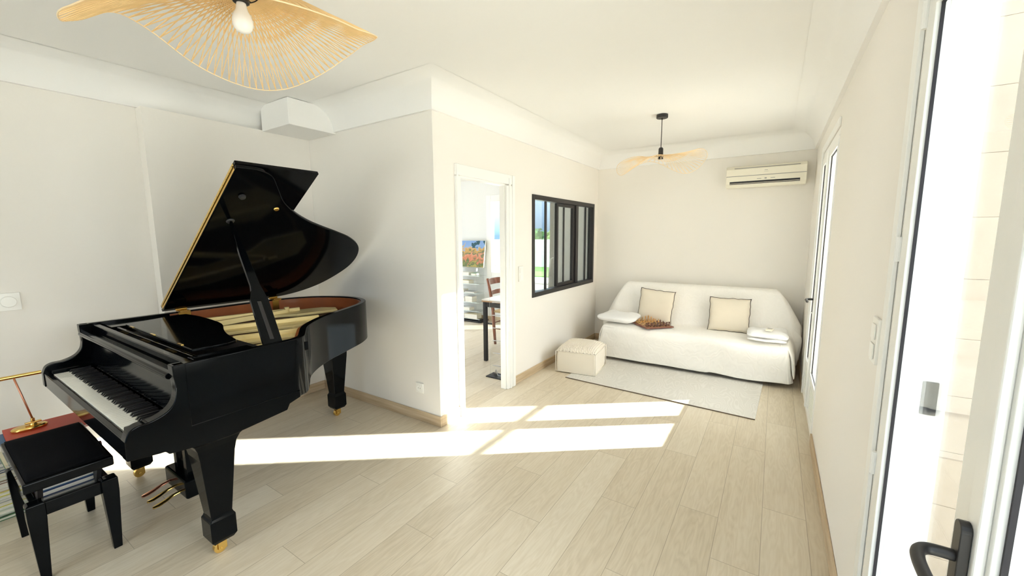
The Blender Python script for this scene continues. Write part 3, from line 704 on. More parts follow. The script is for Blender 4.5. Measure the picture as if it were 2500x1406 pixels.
# stack of scores beside the bench with the lamp on top
z = .001
cols = ['green', 'white', 'pale', 'white', 'yellow', 'grey', 'white', 'yellow', 'tan', 'white', 'brown', 'pale', 'cream', 'navy', 'white', 'grey', 'green', 'cream', 'blue', 'white', 'tan', 'grey', 'blue']
hs = [.018, .014, .022, .014, .026, .018, .012, .024, .02, .026, .016, .018, .022, .014, .02, .024, .014, .018, .016, .022, .018, .02, .02]
tot = sum(hs); k = (.452-.012)/tot
for i, (c, h) in enumerate(zip(cols, hs)):
    h *= k; dx = random.Random(i).uniform(-.012, .012); dy = random.Random(i+50).uniform(-.012, .012)
    lab = ['lowest', 'second', 'third', 'fourth', 'fifth', 'sixth', 'seventh', 'eighth', 'ninth', 'tenth', 'eleventh', 'twelfth', 'thirteenth', 'fourteenth', 'fifteenth', 'sixteenth', 'seventeenth', 'eighteenth', 'nineteenth', 'twentieth', 'twenty-first', 'twenty-second', 'topmost'][i]
    lb = '%s score, %s from the floor in the stack by the bench' % (c, lab) if i not in (0, len(cols)-1) else ('%s score lying on the floor under the stack by the bench' % c if i == 0 else 'blue folder directly under the red one by the bench')
    lo = z < .30
    book(*((-3.50+dx, -3.335+dx, .07+dy, .262+dy) if lo else (-3.42+dx, -3.185+dx, .215+dy, .495+dy)), z, z+h-.0006, coverC[c], lb, 'scores stacked beside the bench', nm='score_book'); z += h
book(-3.425, -3.15, .225, .515, z+.0005, z+.014, coverC['red'], 'red folder on top of the stack, under the brass lamp', 'scores stacked beside the bench', rot=R(-2), nm='score_folder')
# brass piano lamp
zt = z+.0145
lp_ = thing('piano_lamp', (-3.33, .31, zt), 'brass piano lamp with long thin bar shade on red folder', 'lamp')
m = M(); n = 36
ring = lambda r, zz, a=1: [(-3.33+r*a*math.cos(2*PI*i/n)*.62, .315+r*math.sin(2*PI*i/n), zz) for i in range(n)]
m.loft([ring(.062, zt), ring(.066, zt+.004), ring(.066, zt+.012), ring(.060, zt+.018), ring(.02, zt+.021)]); m.build('base', brassM, lp_, smooth='auto')
m = M(); m.cyl((-3.33, .33, zt+.02), (-3.33, .33, zt+.030), .017, .014); m.box(-3.34, -3.32, .30, .36, zt+.028, zt+.036); m.cyl((-3.33, .33, zt+.036), (-3.33, .33, zt+.055), .008); m.build('swivel', brassM, lp_, bevel=.002)
M().tube([(-3.33, .33, zt+.05), (-3.335, .312, zt+.16), (-3.345, .290, zt+.293)], .0042, 10).build('stem', coppM, lp_, smooth=True)
tb = M(); tb.cyl((-3.345, .15, zt+.295), (-3.345, .388, zt+.295), .010, n=18); tb.build('bar_shade', brassM, lp_, bevel=.001, smooth='auto')
m = M(); [m.box(-3.352, -3.338, .160+i*.028, .160+i*.028+.016, zt+.283, zt+.2855) for i in range(8)]; m.build('light_slot', mat('pale_slot', (.85, .82, .75), .5), lp_)

# ------------------------------------------------------------------ pendant lamps
RIMZ = [0.0]*8
def make_lamp(name, cx, cy, zhub, rimz, Rr, label, rot=0, bulb=False, nst=110, cord_top=ZC, w=.0015, dense=56, mt=None):
    t = thing(name, (cx, cy, zhub), label, 'lamp', 'woven bamboo pendant lamps')
    def rim(th):
        u = (th % (2*PI))/(2*PI)*len(rimz); i = int(u); f = u-i; n = len(rimz)
        p = [rimz[(i+k-1) % n] for k in range(4)]
        return .5*((2*p[1])+(-p[0]+p[2])*f+(2*p[0]-5*p[1]+4*p[2]-p[3])*f*f+(-p[0]+3*p[1]-3*p[2]+p[3])*f**3)
    def P(r, th):
        q = r/Rr; z = zhub-.012+rim(th)*q**1.6
        return Vector((cx+r*math.cos(th+rot), cy+r*math.sin(th+rot), z))
    r0 = .030
    m = M()
    for fam in (1, -1):
        for i in range(nst):
            th1 = 2*PI*i/nst; dlt = R(78)*fam
            a = Vector((r0*math.cos(th1+dlt), r0*math.sin(th1+dlt))); b = Vector((Rr*math.cos(th1), Rr*math.sin(th1)))
            pts = []
            for k in range(13):
                c = a.lerp(b, (k/12)**.8); pts.append(P(c.length, math.atan2(c.y, c.x)))
            m.tube(pts, w, 4)
    # dense middle weave
    for fam in (1, -1):
        for i in range(dense):
            th1 = 2*PI*(i+.5)/dense; a = Vector((r0*math.cos(th1+fam*1.9), r0*math.sin(th1+fam*1.9))); b = Vector((Rr*.55*math.cos(th1), Rr*.55*math.sin(th1)))
            pts = []
            for k in range(8):
                c = a.lerp(b, k/7); pts.append(P(c.length, math.atan2(c.y, c.x))+Vector((0, 0, .002)))
            m.tube(pts, w, 4)
    m.build('woven_shade', mt or bambooM, t)
    M().tube([P(Rr, 2*PI*k/120) for k in range(120)], .0018, 6, closed=True).build('rim_wire', bambooLM, t)
    m = M(); m.tube([P(.05, 2*PI*k/36)-Vector((0, 0, .004)) for k in range(36)], .0016, 6, closed=True)
    for k in range(3): m.tube([P(.05, 2*PI*k/3)-Vector((0, 0, .004)), Vector((cx, cy, zhub-.01))], .0014, 6)
    m.build('shade_ring', ironM, t)
    m = M(); m.lathe([(.012, .055), (.020, .045), (.021, 0), (.021, -.03), (.024, -.032), (.024, -.045), (.019, -.048)], (cx, cy, zhub), 20); m.build('socket', ironM, t, smooth='auto')
    M().cyl((cx, cy, zhub+.05), (cx, cy, cord_top-.024), .0035, n=8).build('cord', ironM, t, smooth='auto')
    m = M(); m.lathe([(.0, -.03), (.048, -.03), (.050, -.027), (.050, -.0015), (0, -.0015)], (cx, cy, cord_top), 28); m.cyl((cx, cy, cord_top-.03), (cx, cy, cord_top-.045), .008, .005, n=12); m.build('canopy', ironM, t, smooth='auto')
    if bulb:
        m = M(); m.lathe([(.013, -.045), (.0145, -.052), (.017, -.066), (.019, -.072), (.0265, -.086), (.0298, -.099), (.030, -.110), (.026, -.125), (.018, -.134), (.008, -.1385), (.001, -.139)], (cx, cy, zhub), 28); m.build('bulb', bulbM, t, smooth=True)
    return t
hub = 2.21
small = [2.14, 2.27, 2.20, 2.26, 2.16, 2.01, 2.085, 1.98]
make_lamp('pendant_lamp', -.93, 3.93, hub, [q-hub+.012 for q in small], .385, 'small-looking woven bamboo pendant lamp on black cord above the sofa', nst=64, w=.0013, dense=24, mt=bambooLM)
bigk = [(0, 2.09), (20, 2.11), (40, 2.16), (58, 2.21), (78, 2.245), (87, 2.24), (101, 2.214), (121, 2.152), (135, 2.111), (148, 2.095), (163, 2.11), (178, 2.143), (186, 2.173), (194, 2.207), (204, 2.222), (209, 2.226), (214.5, 2.211), (220, 2.185), (223, 2.166), (232, 2.12), (250, 2.06), (280, 2.03), (310, 2.05), (340, 2.075), (360, 2.09)]
def interp(t):
    for (a, x), (b, y) in zip(bigk, bigk[1:]):
        if a <= t <= b: return x+(y-x)*(t-a)/(b-a)
big = [interp(360*k/72) for k in range(72)]
big = [(big[k-1]+2*big[k]+big[(k+1) % 72])/4 for k in range(72)]
make_lamp('pendant_lamp', -1.517, .72, 2.285, [q-2.285+.012 for q in big], .42, 'large-looking woven bamboo pendant lamp at top left with visible bulb', bulb=True, w=.0018)

# ------------------------------------------------------------------ sofa, throw, cushions
sofa = thing('sofa', (-.73, 5.02, 0), 'sofa bed hidden under a white quilted throw against the back wall', 'sofa')
M().box(-1.60, .11, 4.62, 5.0, .17, .375).build('seat_mattress', creamM, sofa, bevel=.04)
m = M(); m.loft([[(-1.60, 4.97, .30), (.11, 4.97, .30), (.11, 5.10, .26), (-1.60, 5.10, .26)], [(-1.56, 5.16, .82), (.07, 5.16, .82), (.07, 5.29, .80), (-1.56, 5.29, .80)]]); m.build('back_mattress', creamM, sofa, bevel=.04)
m = M(); m.box(-1.56, .08, 4.70, 5.1, .10, .165); m.build('base_frame', darkM, sofa, bevel=.005)
for x in (-1.50, .02):
    for y in (4.92, 5.06): M().cyl((x, y, 0), (x, y, .10), .02).build('leg', darkM, sofa)
def throw():
    path = catmull([(4.545, .045), (4.54, .14), (4.528, .28), (4.54, .375), (4.60, .415), (4.80, .424), (4.945, .422), (5.0, .445), (5.05, .56), (5.10, .70), (5.15, .83), (5.20, .875), (5.27, .87), (5.34, .80), (5.355, .60)], 6)
    n = len(path); NU = 90
    left = catmull([(-1.75,), (-1.72,), (-1.68,), (-1.665,), (-1.67,), (-1.68,), (-1.68,), (-1.70,), (-1.70,), (-1.665,), (-1.60,), (-1.575,), (-1.57,), (-1.58,), (-1.62,)], 6)
    right = catmull([(.19,), (.175,), (.165,), (.16,), (.17,), (.18,), (.185,), (.20,), (.195,), (.155,), (.09,), (.055,), (.05,), (.06,), (.10,)], 6)
    V = []; F = []
    for i, (y, z) in enumerate(path):
        fr = i/(n-1); row = []
        l, r = left[i][0], right[i][0]
        seat = 1 if fr < .48 else 0
        # flap direction at the sides: seat -> straight down, back -> outward and down
        NF = 7
        for j in range(-NF, NU+1+NF):
            u = min(max(j/NU, 0), 1); x = l+(r-l)*u; yy, zz = y, z
            side = -1 if j < 0 else (1 if j > NU else 0); k = (abs(j) if j < 0 else (j-NU if j > NU else 0))/NF
            if side:
                if fr < .23:      # front drop wraps round the corner
                    x += side*(.02*math.sin(k*PI/2)+.02*k*(1-z/.4)); yy += .16*k*(.4+z); 
                elif fr < .50:
                    x += side*(.035*math.sin(min(1, k*2)*PI/2)+.03*k); zz -= .30*k; yy += .02*k
                else:
                    b = 1 if fr < .80 else max(0, 1-(fr-.8)*4)
                    x += side*(.035+.11*b)*k**.8; zz -= (.03+.20*b)*k*(1 if z > .5 else .5); yy += .05*k
                    zz = max(zz, .17)
            w = noise.noise(Vector((x*2.2, fr*6, 3.1)))*.014+noise.noise(Vector((x*6, fr*14, 7.7)))*.005
            if fr < .25:
                yy += w*1.4; zz += (noise.noise(Vector((x*2.5, 1, 1)))*.012+(.010*math.sin(x*9) if x > -.5 else 0))*(1-fr/.25)
                if x > .0 and fr < .15: zz -= .0
            elif fr < .5: zz += w*.5
            else: yy += w*.9
            zz = max(zz, .012); x = min(x, .288+.006*math.sin(fr*30))
            V.append(Vector((x, yy, zz))); row.append(0)
    nn = NU+1+2*NF
    for i in range(n-1):
        for j in range(nn-1): F.append((i*nn+j, (i+1)*nn+j, (i+1)*nn+j+1, i*nn+j+1))
    return M().add(V, F)
tag(throw().build('throw_blanket', quiltM, smooth=True, solid=.010, sub=1), 'white quilted throw blanket draped over the whole sofa', 'blanket')
def pillow_mesh(w, h, t, pinch=.05, n=28):
    m = M(); V = []; F = []
    def q(u, v, s):
        eu, ev = 1-abs(u)**2.6, 1-abs(v)**2.6
        x = u*w/2*(1-pinch*(1-v*v)**.5)+.006*noise.noise(Vector((v*4, u, w*9))); y = v*h/2*(1-pinch*(1-u*u)**.5)+.006*noise.noise(Vector((u*4, v, h*5+2)))
        return Vector((x, y, s*t/2*(max(eu, 0)*max(ev, 0))**.45+.004*noise.noise(Vector((u*3, v*3, s)))*eu*ev))
    for s in (1, -1):
        base = len(V)
        for i in range(n+1):
            for j in range(n+1): V.append(q(-1+2*i/n, -1+2*j/n, s))
        for i in range(n):
            for j in range(n):
                a = base+i*(n+1)+j; f = (a, a+n+1, a+n+2, a+1); F.append(f if s > 0 else f[::-1])
    edge = [q(-1+2*i/n, -1, 0) for i in range(n)]+[q(1, -1+2*i/n, 0) for i in range(n)]+[q(1-2*i/n, 1, 0) for i in range(n)]+[q(-1, 1-2*i/n, 0) for i in range(n)]
    return M().add(V, F), edge
def cushion(c, w, h, t, tilt, yaw, roll, label):
    pm, edge = pillow_mesh(w, h, t); th = thing('cushion', c, label, 'cushion', 'linen cushions on the sofa')
    mt = Matrix.Translation(Vector(c)) @ Matrix.Rotation(yaw, 4, 'Z') @ Matrix.Rotation(tilt, 4, 'X') @ Matrix.Rotation(roll, 4, 'Z')
    pm.v = [mt @ p for p in pm.v]; pm.build('cover', linenM, th, smooth=True)
    M().tube([mt @ p for p in edge], .0045, 6, closed=True).build('piping', pipeM, th, smooth=True)
cushion((-1.165, 4.975, .620), .41, .41, .12, R(81), R(-3), R(-4), 'square linen cushion with dark piping behind the chess set')
cushion((-.375, 4.945, .605), .405, .375, .13, R(74), R(3), R(0), 'square linen cushion with dark piping, right of the other on the sofa')
def folded(x0, x1, y0, y1, z0, z1, label, droop=0, layers=2):
    t = thing('folded_duvet', ((x0+x1)/2, (y0+y1)/2, z0), label, 'bedding', 'folded white bedding on the sofa')
    cx, cy = (x0+x1)/2, (y0+y1)/2
    for k, (a, b, sx, sy) in enumerate((((z0, z0+(z1-z0)*.45, .97, .97), (z0+(z1-z0)*.30, z1, 1.0, 1.0)) if layers == 2 else ((z0, z1, 1, 1),))):
        V, n, r = [], 26, []
        m = M()
        for i in range(15):
            ph = -PI/2+PI*i/14; ring = []
            for j in range(56):
                th = 2*PI*j/56; c_, s_ = math.cos(th), math.sin(th); e = .33
                cc = math.copysign(abs(c_)**e, c_); ss = math.copysign(abs(s_)**e, s_)
                rr = max(math.cos(ph), .0)**(.45 if layers == 2 else .75)
                x = cx+(x1-x0)/2*sx*cc*rr; y = cy+(y1-y0)/2*sy*ss*rr
                zz = (a+b)/2+(b-a)/2*math.sin(ph)*(1-.25*max(abs(cc), abs(ss))**4*rr)
                zz += noise.noise(Vector((x*7, y*7, k*5)))*.022*(1 if ph > 0 else .3); x += noise.noise(Vector((y*7, zz*14, k)))*.016; y += noise.noise(Vector((x*7, zz*14, k+9)))*.020
                if ph > -.6: zz -= droop*max(0, (cy-y))*.5
                ring.append((x, y, max(zz, a+.001)))
            r.append(ring)
        m.loft(r); m.build('fold', duvetM, t, smooth=True)
folded(-1.77, -1.31, 4.56, 4.95, .432, .555, 'lumpy white duvet at the left end, beside the chess set', layers=1)
folded(-.185, .165, 4.51, 4.95, .430, .530, 'folded white duvet at the right end, under the remote control')
rc = thing('remote_control', (.005, 4.66, .524), 'small ivory remote control lying on the right folded duvet', 'remote control')
mtr = Matrix.Rotation(R(-12), 4, 'Z')
m = M().box(-.022, .033, 4.62, 4.70, .533, .551); m.xf(mtr, (.005, 4.66, .54)); m.build('body', acM, rc, bevel=.003)
m = M().box(-.014, .025, 4.665, 4.692, .5512, .5520); m.xf(mtr, (.005, 4.66, .54)); m.build('screen', greyM, rc)

# pouf
pf = thing('pouf', (-1.735, 4.10, 0.001), 'square cream floor pouf with knitted top on the rug corner', 'pouf')
px0, px1, py0, py1, ph_ = -1.955, -1.525, 3.87, 4.33, .235
yawp = R(7); pc = (-1.74, 4.10, 0)
def poufside():
    m = M(); rings = []
    for i in range(13):
        f = i/12; z = .012+f*(ph_-.012); bul = 1+.025*math.sin(f*PI); ring = []
        for j in range(64):
            th = 2*PI*(j+.5)/64; c_, s_ = math.cos(th), math.sin(th); e = .16
            cc = math.copysign(abs(c_)**e, c_); ss = math.copysign(abs(s_)**e, s_)
            ring.append((-1.74+.215*cc*bul, 4.10+.23*ss*bul, z+noise.noise(Vector((cc*2, ss*2, f)))*.004))
        rings.append(ring)
    return m.loft(rings)
m = poufside(); m.xf(Matrix.Rotation(yawp, 4, 'Z'), pc); m.build('side_cover', creamM, pf, smooth='auto')
def knit(u, v):
    a, b = 2*u-1, 2*v-1; z = ph_-.002+.062*((1-a**4)*(1-b**4))**.6
    s, t_ = u*44, v*14
    z += .013*abs(math.sin(PI*s/2))*abs(math.sin(PI*(t_+.5*math.floor(s/2)))) 
    return (-1.74+.213*a, 4.10+.228*b, z)
m = M().grid(knit, 176, 150); m.xf(Matrix.Rotation(yawp, 4, 'Z'), pc); m.build('knitted_top', creamM, pf, smooth=True)
sm = M()
def rr_(a, b): return Matrix.Rotation(yawp, 4, 'Z') @ (Vector((a, b, 0))-Vector(pc))+Vector(pc)
for zz in (ph_, .014):
    pts = []
    for a, b in ((-1, -1), (1, -1), (1, 1), (-1, 1)):
        p = rr_(-1.74+.218*a, 4.10+.233*b); pts.append((p.x, p.y, zz))
    sm.tube(pts, .005, 6, closed=True)
for a, b in ((-1, -1), (1, -1), (1, 1), (-1, 1)):
    p = rr_(-1.74+.219*a, 4.10+.234*b); sm.cyl((p.x, p.y, .014), (p.x, p.y, ph_), .005, n=6)
sm.build('seam_piping', creamM, pf, smooth=True)
# rug
def rugfn():
    m = M(); m.add(*(lambda q: (q.v, q.f))(M().prism([(-1.755, 3.725), (-.045, 3.64), (-.005, 4.84), (-1.72, 4.90)], 2, .001, .008))); return m
rg = thing('rug', (-.9, 4.2, 0), 'thin pale grey patterned rug in front of the sofa', 'rug')
rugfn().build('pile', rugM, rg, bevel=.002)
M().tube([(-1.755, 3.722, .005), (-.045, 3.637, .005)], .004, 6).build('bound_edge', mat('brown_binding', (.12, .08, .05), .9), rg)

# chess set
cb = thing('chessboard', (-1.155, 4.815, .424), 'wooden chessboard with set pieces lying on the white throw', 'chessboard')
CBZ = .437; cc0 = Vector((-1.14, 4.75, 0)); R45 = Matrix.Rotation(R(43.5), 4, 'Z')
ORG[cb] = Vector((-1.14, 4.75, CBZ)); cb.location = ORG[cb]
m = M().box(-.168, .168, -.168, .168, 0, .014); m.v = [R45 @ p+Vector((cc0.x, cc0.y, CBZ)) for p in m.v]; m.build('frame', mat('reddish_board', (.20, .06, .03), .35, coat=.3, var=(20, .2)), cb, bevel=.002)
m = M().box(-.15, .15, -.15, .15, 0, .0012); m.v = [R45 @ p+Vector((cc0.x, cc0.y, CBZ+.0142)) for p in m.v]; m.build('squares', checkM, cb)
profs = dict(pawn=[(.010, 0), (.0105, .003), (.007, .006), (.004, .014), (.0035, .020), (.006, .022), (.0035, .024), (.006, .029), (.0055, .034), (.001, .0365)],
             rook=[(.012, 0), (.0125, .004), (.008, .008), (.0065, .03), (.009, .034), (.009, .043), (.006, .043), (.006, .039), (.001, .039)],
             knight=[(.012, 0), (.0125, .004), (.008, .008), (.006, .018), (.005, .02), (.001, .02)],
             bishop=[(.012, 0), (.0125, .004), (.007, .008), (.0045, .03), (.008, .033), (.004, .036), (.0075, .044), (.005, .053), (.002, .057), (.003, .060), (.0005, .062)],
             queen=[(.014, 0), (.0145, .005), (.008, .010), (.005, .042), (.009, .045), (.005, .048), (.0085, .060), (.010, .064), (.004, .065), (.004, .070), (.0005, .072)],
             king=[(.014, 0), (.0145, .005), (.008, .010), (.0055, .046), (.0095, .050), (.006, .053), (.0095, .068), (.004, .071), (.0005, .072)])
protos = {}
PZ = CBZ+.0156
def piece(kind, dark, col, row):
    key = (kind, dark); lx, ly2 = (col-3.5)*.0375, (row-3.5)*.0375
    p = R45 @ Vector((lx, ly2, 0))+Vector((cc0.x, cc0.y, PZ))
    tone = 'dark' if dark else 'light'; side = 'near row' if dark else 'far row'
    lab = '%s wooden chess %s in the %s on the board' % (tone, kind, {'pawn': 'front rank of the %s' % ('dark side' if dark else 'light side')}.get(kind, 'back rank of the %s side' % tone))
    if key in protos: o = protos[key].copy(); C.objects.link(o); o.location = p
    else:
        m = M().lathe(profs[kind], (0, 0, 0), 14)
        if kind == 'knight':
            hp = [(-.006, .018), (.007, .018), (.005, .027), (.0095, .030), (.0105, .034), (.004, .041), (.001, .045), (-.003, .043), (-.0075, .034)]
            m.loft([[(x_, -.0035, z_) for x_, z_ in hp], [(x_, .0035, z_) for x_, z_ in hp]])
        if kind == 'king': m.box(-.0012, .0012, -.0012, .0012, .070, .081); m.box(-.004, .004, -.0012, .0012, .0745, .077)
        if kind == 'rook': [m.box(.0075*math.cos(t)-.002, .0075*math.cos(t)+.002, .0075*math.sin(t)-.002, .0075*math.sin(t)+.002, .043, .0465) for t in [k*PI/2 for k in range(4)]]
        o = m.build('chess_'+kind, chessDM if dark else chessLM, smooth='auto', org=(0, 0, 0)); o.location = p; protos[key] = o
    tag(o, lab, 'chess piece', 'chess pieces on the board')
    return o
order = ['rook', 'knight', 'bishop', 'queen', 'king', 'bishop', 'knight', 'rook']
for i in range(8):
    piece(order[i], True, i, 0); piece('pawn', True, i, 1)
    piece('pawn', False, i, 6); piece(order[i], False, i, 7)

# ------------------------------------------------------------------ air conditioner
ac = thing('air_conditioner', (-.145, YB, 2.0), 'ivory wall-mounted air conditioner high on the back wall', 'air conditioner')
ax0, ax1, ay = -.515, .225, YB-.195
pr_ = [(YB-.003, 2.0), (ay+.03, 1.995), (ay+.002, 2.03), (ay, 2.06), (ay, 2.19), (ay+.025, 2.222), (YB-.05, 2.238), (YB-.003, 2.238)]
m = M().prism(pr_, 0, ax0, ax1); m.build('housing', acM, ac, bevel=.006)
M().box(ax0+.004, ax1-.004, ay-.004, ay+.001, 2.118, 2.19).build('front_panel', acM, ac, bevel=.002)
M().box(ax0+.004, ax1-.004, ay-.003, ay+.001, 2.112, 2.118).build('panel_groove', greyM, ac)
M().box(ax0+.08, ax1-.06, ay-.001, ay+.014, 2.196, 2.202).build('intake_slot', greyM, ac)
vn = M(); vn.loft([[(x, ay-.001, 2.058) , (x, ay-.001, 2.028), (x, ay+.01, 2.026), (x, ay+.01, 2.058)] for x in (ax0+.04, ax1-.055)]); vn.build('air_outlet', darkM, ac)
m = M(); m.box(ax0+.042, ax1-.057, ay-.006, ay-.001, 2.034, 2.038); m.build('louvre', acM, ac)
m = M(); m.box(-.145, -.125, ay-.0045, ay-.001, 2.073, 2.084); m.box(-.215, -.175, ay-.0045, ay-.001, 2.075, 2.080); m.box(-.09, -.05, ay-.0045, ay-.001, 2.077, 2.082); m.box(-.15, -.12, ay-.005, ay-.0035, 2.163, 2.167); m.box(-.152, -.115, ay-.005, ay-.0035, 2.148, 2.150); m.build('markings', greyM, ac)

# ------------------------------------------------------------------ switches and sockets
def plate_x(x, y0, y1, z0, z1, sgn): return M().box(min(x, x+sgn*.010), max(x, x+sgn*.010), y0, y1, z0, z1)
sw = thing('light_switch', (XM, 3.40, 1.10), 'white double light switch between doorway and black window', 'switch')
plate_x(XM+.001, 3.345, 3.425, 1.03, 1.18, 1).build('plate', plasticM, sw, bevel=.003)
for z in (1.045, 1.11): M().box(XM+.0115, XM+.015, 3.36, 3.41, z, z+.05).build('rocker', plasticM, sw, bevel=.002)
sw = thing('light_switch', (XR, 1.765, 1.12), 'white double light switch on the wall right of the room', 'switch')
plate_x(XR-.001, 1.705, 1.79, 1.055, 1.205, -1).build('plate', plasticM, sw, bevel=.003)
for z in (1.07, 1.135): M().box(XR-.016, XR-.0115, 1.722, 1.773, z, z+.05).build('rocker', plasticM, sw, bevel=.003)
so = thing('wall_socket', (-2.312, Y1, .276), 'white electrical socket low on the wall right of the piano', 'socket')
M().box(-2.352, -2.272, Y1-.011, Y1-.001, .236, .316).build('plate', plasticM, so, bevel=.003)
m = M(); m.lathe([(.026, -.011), (.026, -.014), (.0235, -.014), (.022, -.0115), (.001, -.0115)], (-2.312, Y1, .276), 28, ax=1); m.build('recess', plasticM, so, smooth='auto')
m = M(); [m.cyl((-2.312+s*.0095, Y1-.0115, .276), (-2.312+s*.0095, Y1-.0125, .276), .0025, n=10) for s in (-1, 1)]; m.build('pin_hole', darkM, so)
dl = thing('wall_dial', (XL2, .345, 1.113), 'white wall plate with round dial on the left wall', 'switch')
M().box(XL2+.001, XL2+.010, .30, .40, 1.06, 1.165).build('plate', plasticM, dl, bevel=.003)
m = M(); m.lathe([(.032, .0105), (.032, .018), (.029, .022), (.001, .022)], (XL2, .352, 1.113), 32, ax=0); m.build('dial', plasticM, dl, smooth='auto')

# ------------------------------------------------------------------ things in the other room
# painting on top of glass shelf unit
pa = thing('painting', (-4.40, 5.50, .94), 'unframed canvas painting of an ochre and orange landscape leaning on the shelf', 'painting')
m = M(); rot = Matrix.Rotation(R(-9), 4, 'X'); m.box(-4.72, -4.13, 5.47, 5.49, .945, 1.40); m.xf(rot, (-4.4, 5.47, .945)); m.build('canvas_edge', paperM, pa)
m = M(); m.box(-4.72, -4.13, 5.466, 5.4695, .945, 1.40); m.xf(rot, (-4.4, 5.47, .945)); m.build('painted_canvas', paintM, pa)
gs = thing('glass_bookcase', (-4.42, 5.48, 0), 'tall glass bookcase with glass shelves below the painting', 'shelf')
for x in (-4.70, -4.20): M().box(x, x+.006, 5.36, 5.58, .03, .935).build('side_glass', clearM, gs)
shz = [.055, .19, .34, .50, .66, .80]
for z in shz: M().box(-4.69, -4.14, 5.36, 5.585, z, z+.008).build('glass_shelf', clearM, gs); 
for z in shz: M().box(-4.69, -4.14, 5.357, 5.3595, z, z+.008).build('shelf_edge', mat('shelf_edge_%d' % int(z*100), (.70, .78, .74), .2), gs)
M().box(-4.70, -4.14, 5.36, 5.58, .934, .942).build('top_glass', clearM, gs)
m = M(); m.box(-4.72, -4.12, 5.35, 5.59, .012, .03); m.box(-4.70, -4.66, 5.37, 5.41, 0, .012); m.box(-4.18, -4.14, 5.37, 5.41, 0, .012); m.build('plinth', darkM, gs)
def bk2(x0, x1, z0, z1, c, lab): 
    book(x0, x1, 5.362, 5.50, z0, z1, coverC[c], lab, 'books on the glass bookcase', nm='book')
nm_ = ['bottom', 'second lowest', 'third lowest', 'third highest', 'second highest', 'top']
data = {0: [(-4.66, -4.50, .05, 'white'), (-4.48, -4.20, .075, 'cream')], 1: [(-4.66, -4.36, .05, 'white')], 2: [(-4.66, -4.47, .06, 'white'), (-4.455, -4.30, .05, 'white')], 3: [(-4.66, -4.48, .05, 'white'), (-4.46, -4.25, .02, 'grey')], 4: [(-4.66, -4.36, .05, 'cream')], 5: [(-4.66, -4.51, .05, 'white'), (-4.50, -4.36, .05, 'white'), (-4.32, -4.22, .04, 'green')]}
for s_, lst in data.items():
    for i, (a, b, h, c) in enumerate(lst):
        pos = ['left', 'middle' if len(lst) == 3 else 'right', 'right'][i] if len(lst) > 1 else 'only'
        bk2(a, b, shz[s_]+.009, shz[s_]+.009+h, c, '%s book, %s one on the %s glass shelf' % (c, pos, nm_[s_]))
bk2(-4.455, -4.30, shz[2]+.0605, shz[2]+.105, 'white', 'white book stacked above another on the third lowest glass shelf')
# table
tb_ = thing('dining_table', (-2.55, 4.1, 0), 'white-topped table with black steel legs seen through the doorway', 'table')
M().box(-2.84, -2.26, 3.72, 4.75, .73, .745).build('tabletop', tabletopM, tb_, bevel=.002)
M().box(-2.841, -2.259, 3.719, 4.751, .715, .7295).build('edge_band', edgeM, tb_)
for x in (-2.83, -2.30):
    for y in (3.73, 4.70): M().box(x, x+.04, y, y+.04, 0, .714).build('leg', darkM, tb_, bevel=.002)
m = M(); m.box(-2.79, -2.30, 3.735, 3.76, .655, .714); m.box(-2.79, -2.30, 4.71, 4.735, .655, .714); m.box(-2.825, -2.80, 3.77, 4.70, .655, .714); m.build('frame_rail', darkM, tb_)
# chair
ch = thing('dining_chair', (-3.10, 4.6, 0), 'brown wooden ladder-back chair with straw seat behind the table', 'chair')
def rail_(pts, w, h, nm): 
    m = M(); m.loft([[(p[0], p[1]-w/2, p[2]-h/2), (p[0], p[1]+w/2, p[2]-h/2), (p[0], p[1]+w/2, p[2]+h/2), (p[0], p[1]-w/2, p[2]+h/2)] for p in pts]); return m.build(nm, oakM, ch, bevel=.003)
for y in (4.42, 4.80):
    M().tube([(-3.15, y, 0), (-3.17, y, .25), (-3.18, y, .46), (-3.22, y, .70), (-3.27, y, .90)], [.018, .022, .024, .022, .018], 10).build('back_leg', oakM, ch, smooth=True)
    M().tube([(-2.90, y, 0), (-2.90, y, .45)], [.014, .018], 10).build('front_leg', oakM, ch, smooth=True)
def slat(z, h, x):
    m = M(); pts = []
    for k in range(9):
        y = 4.43+.36*k/8; cx_ = x-.025*math.sin(PI*k/8); pts.append([(cx_-.007, y, z-h/2), (cx_+.007, y, z-h/2), (cx_+.007-.01, y, z+h/2+.01*math.sin(PI*k/8)), (cx_-.007-.01, y, z+h/2+.01*math.sin(PI*k/8))])
    m.loft(pts); m.build('back_slat', oakM, ch)
slat(.85, .075, -3.255); slat(.70, .05, -3.22)
M().box(-3.19, -2.885, 4.41, 4.81, .44, .465).build('seat', mat('straw_seat', (.50, .36, .18), .9, bump=(120, .5, .004)), ch, bevel=.01)
for y in (4.42, 4.80): rail_([(-3.16, y, .22), (-2.90, y, .22)], .016, .02, 'stretcher')
M().cyl((-3.16, 4.43, .30), (-3.16, 4.79, .30), .009).build('stretcher', oakM, ch)
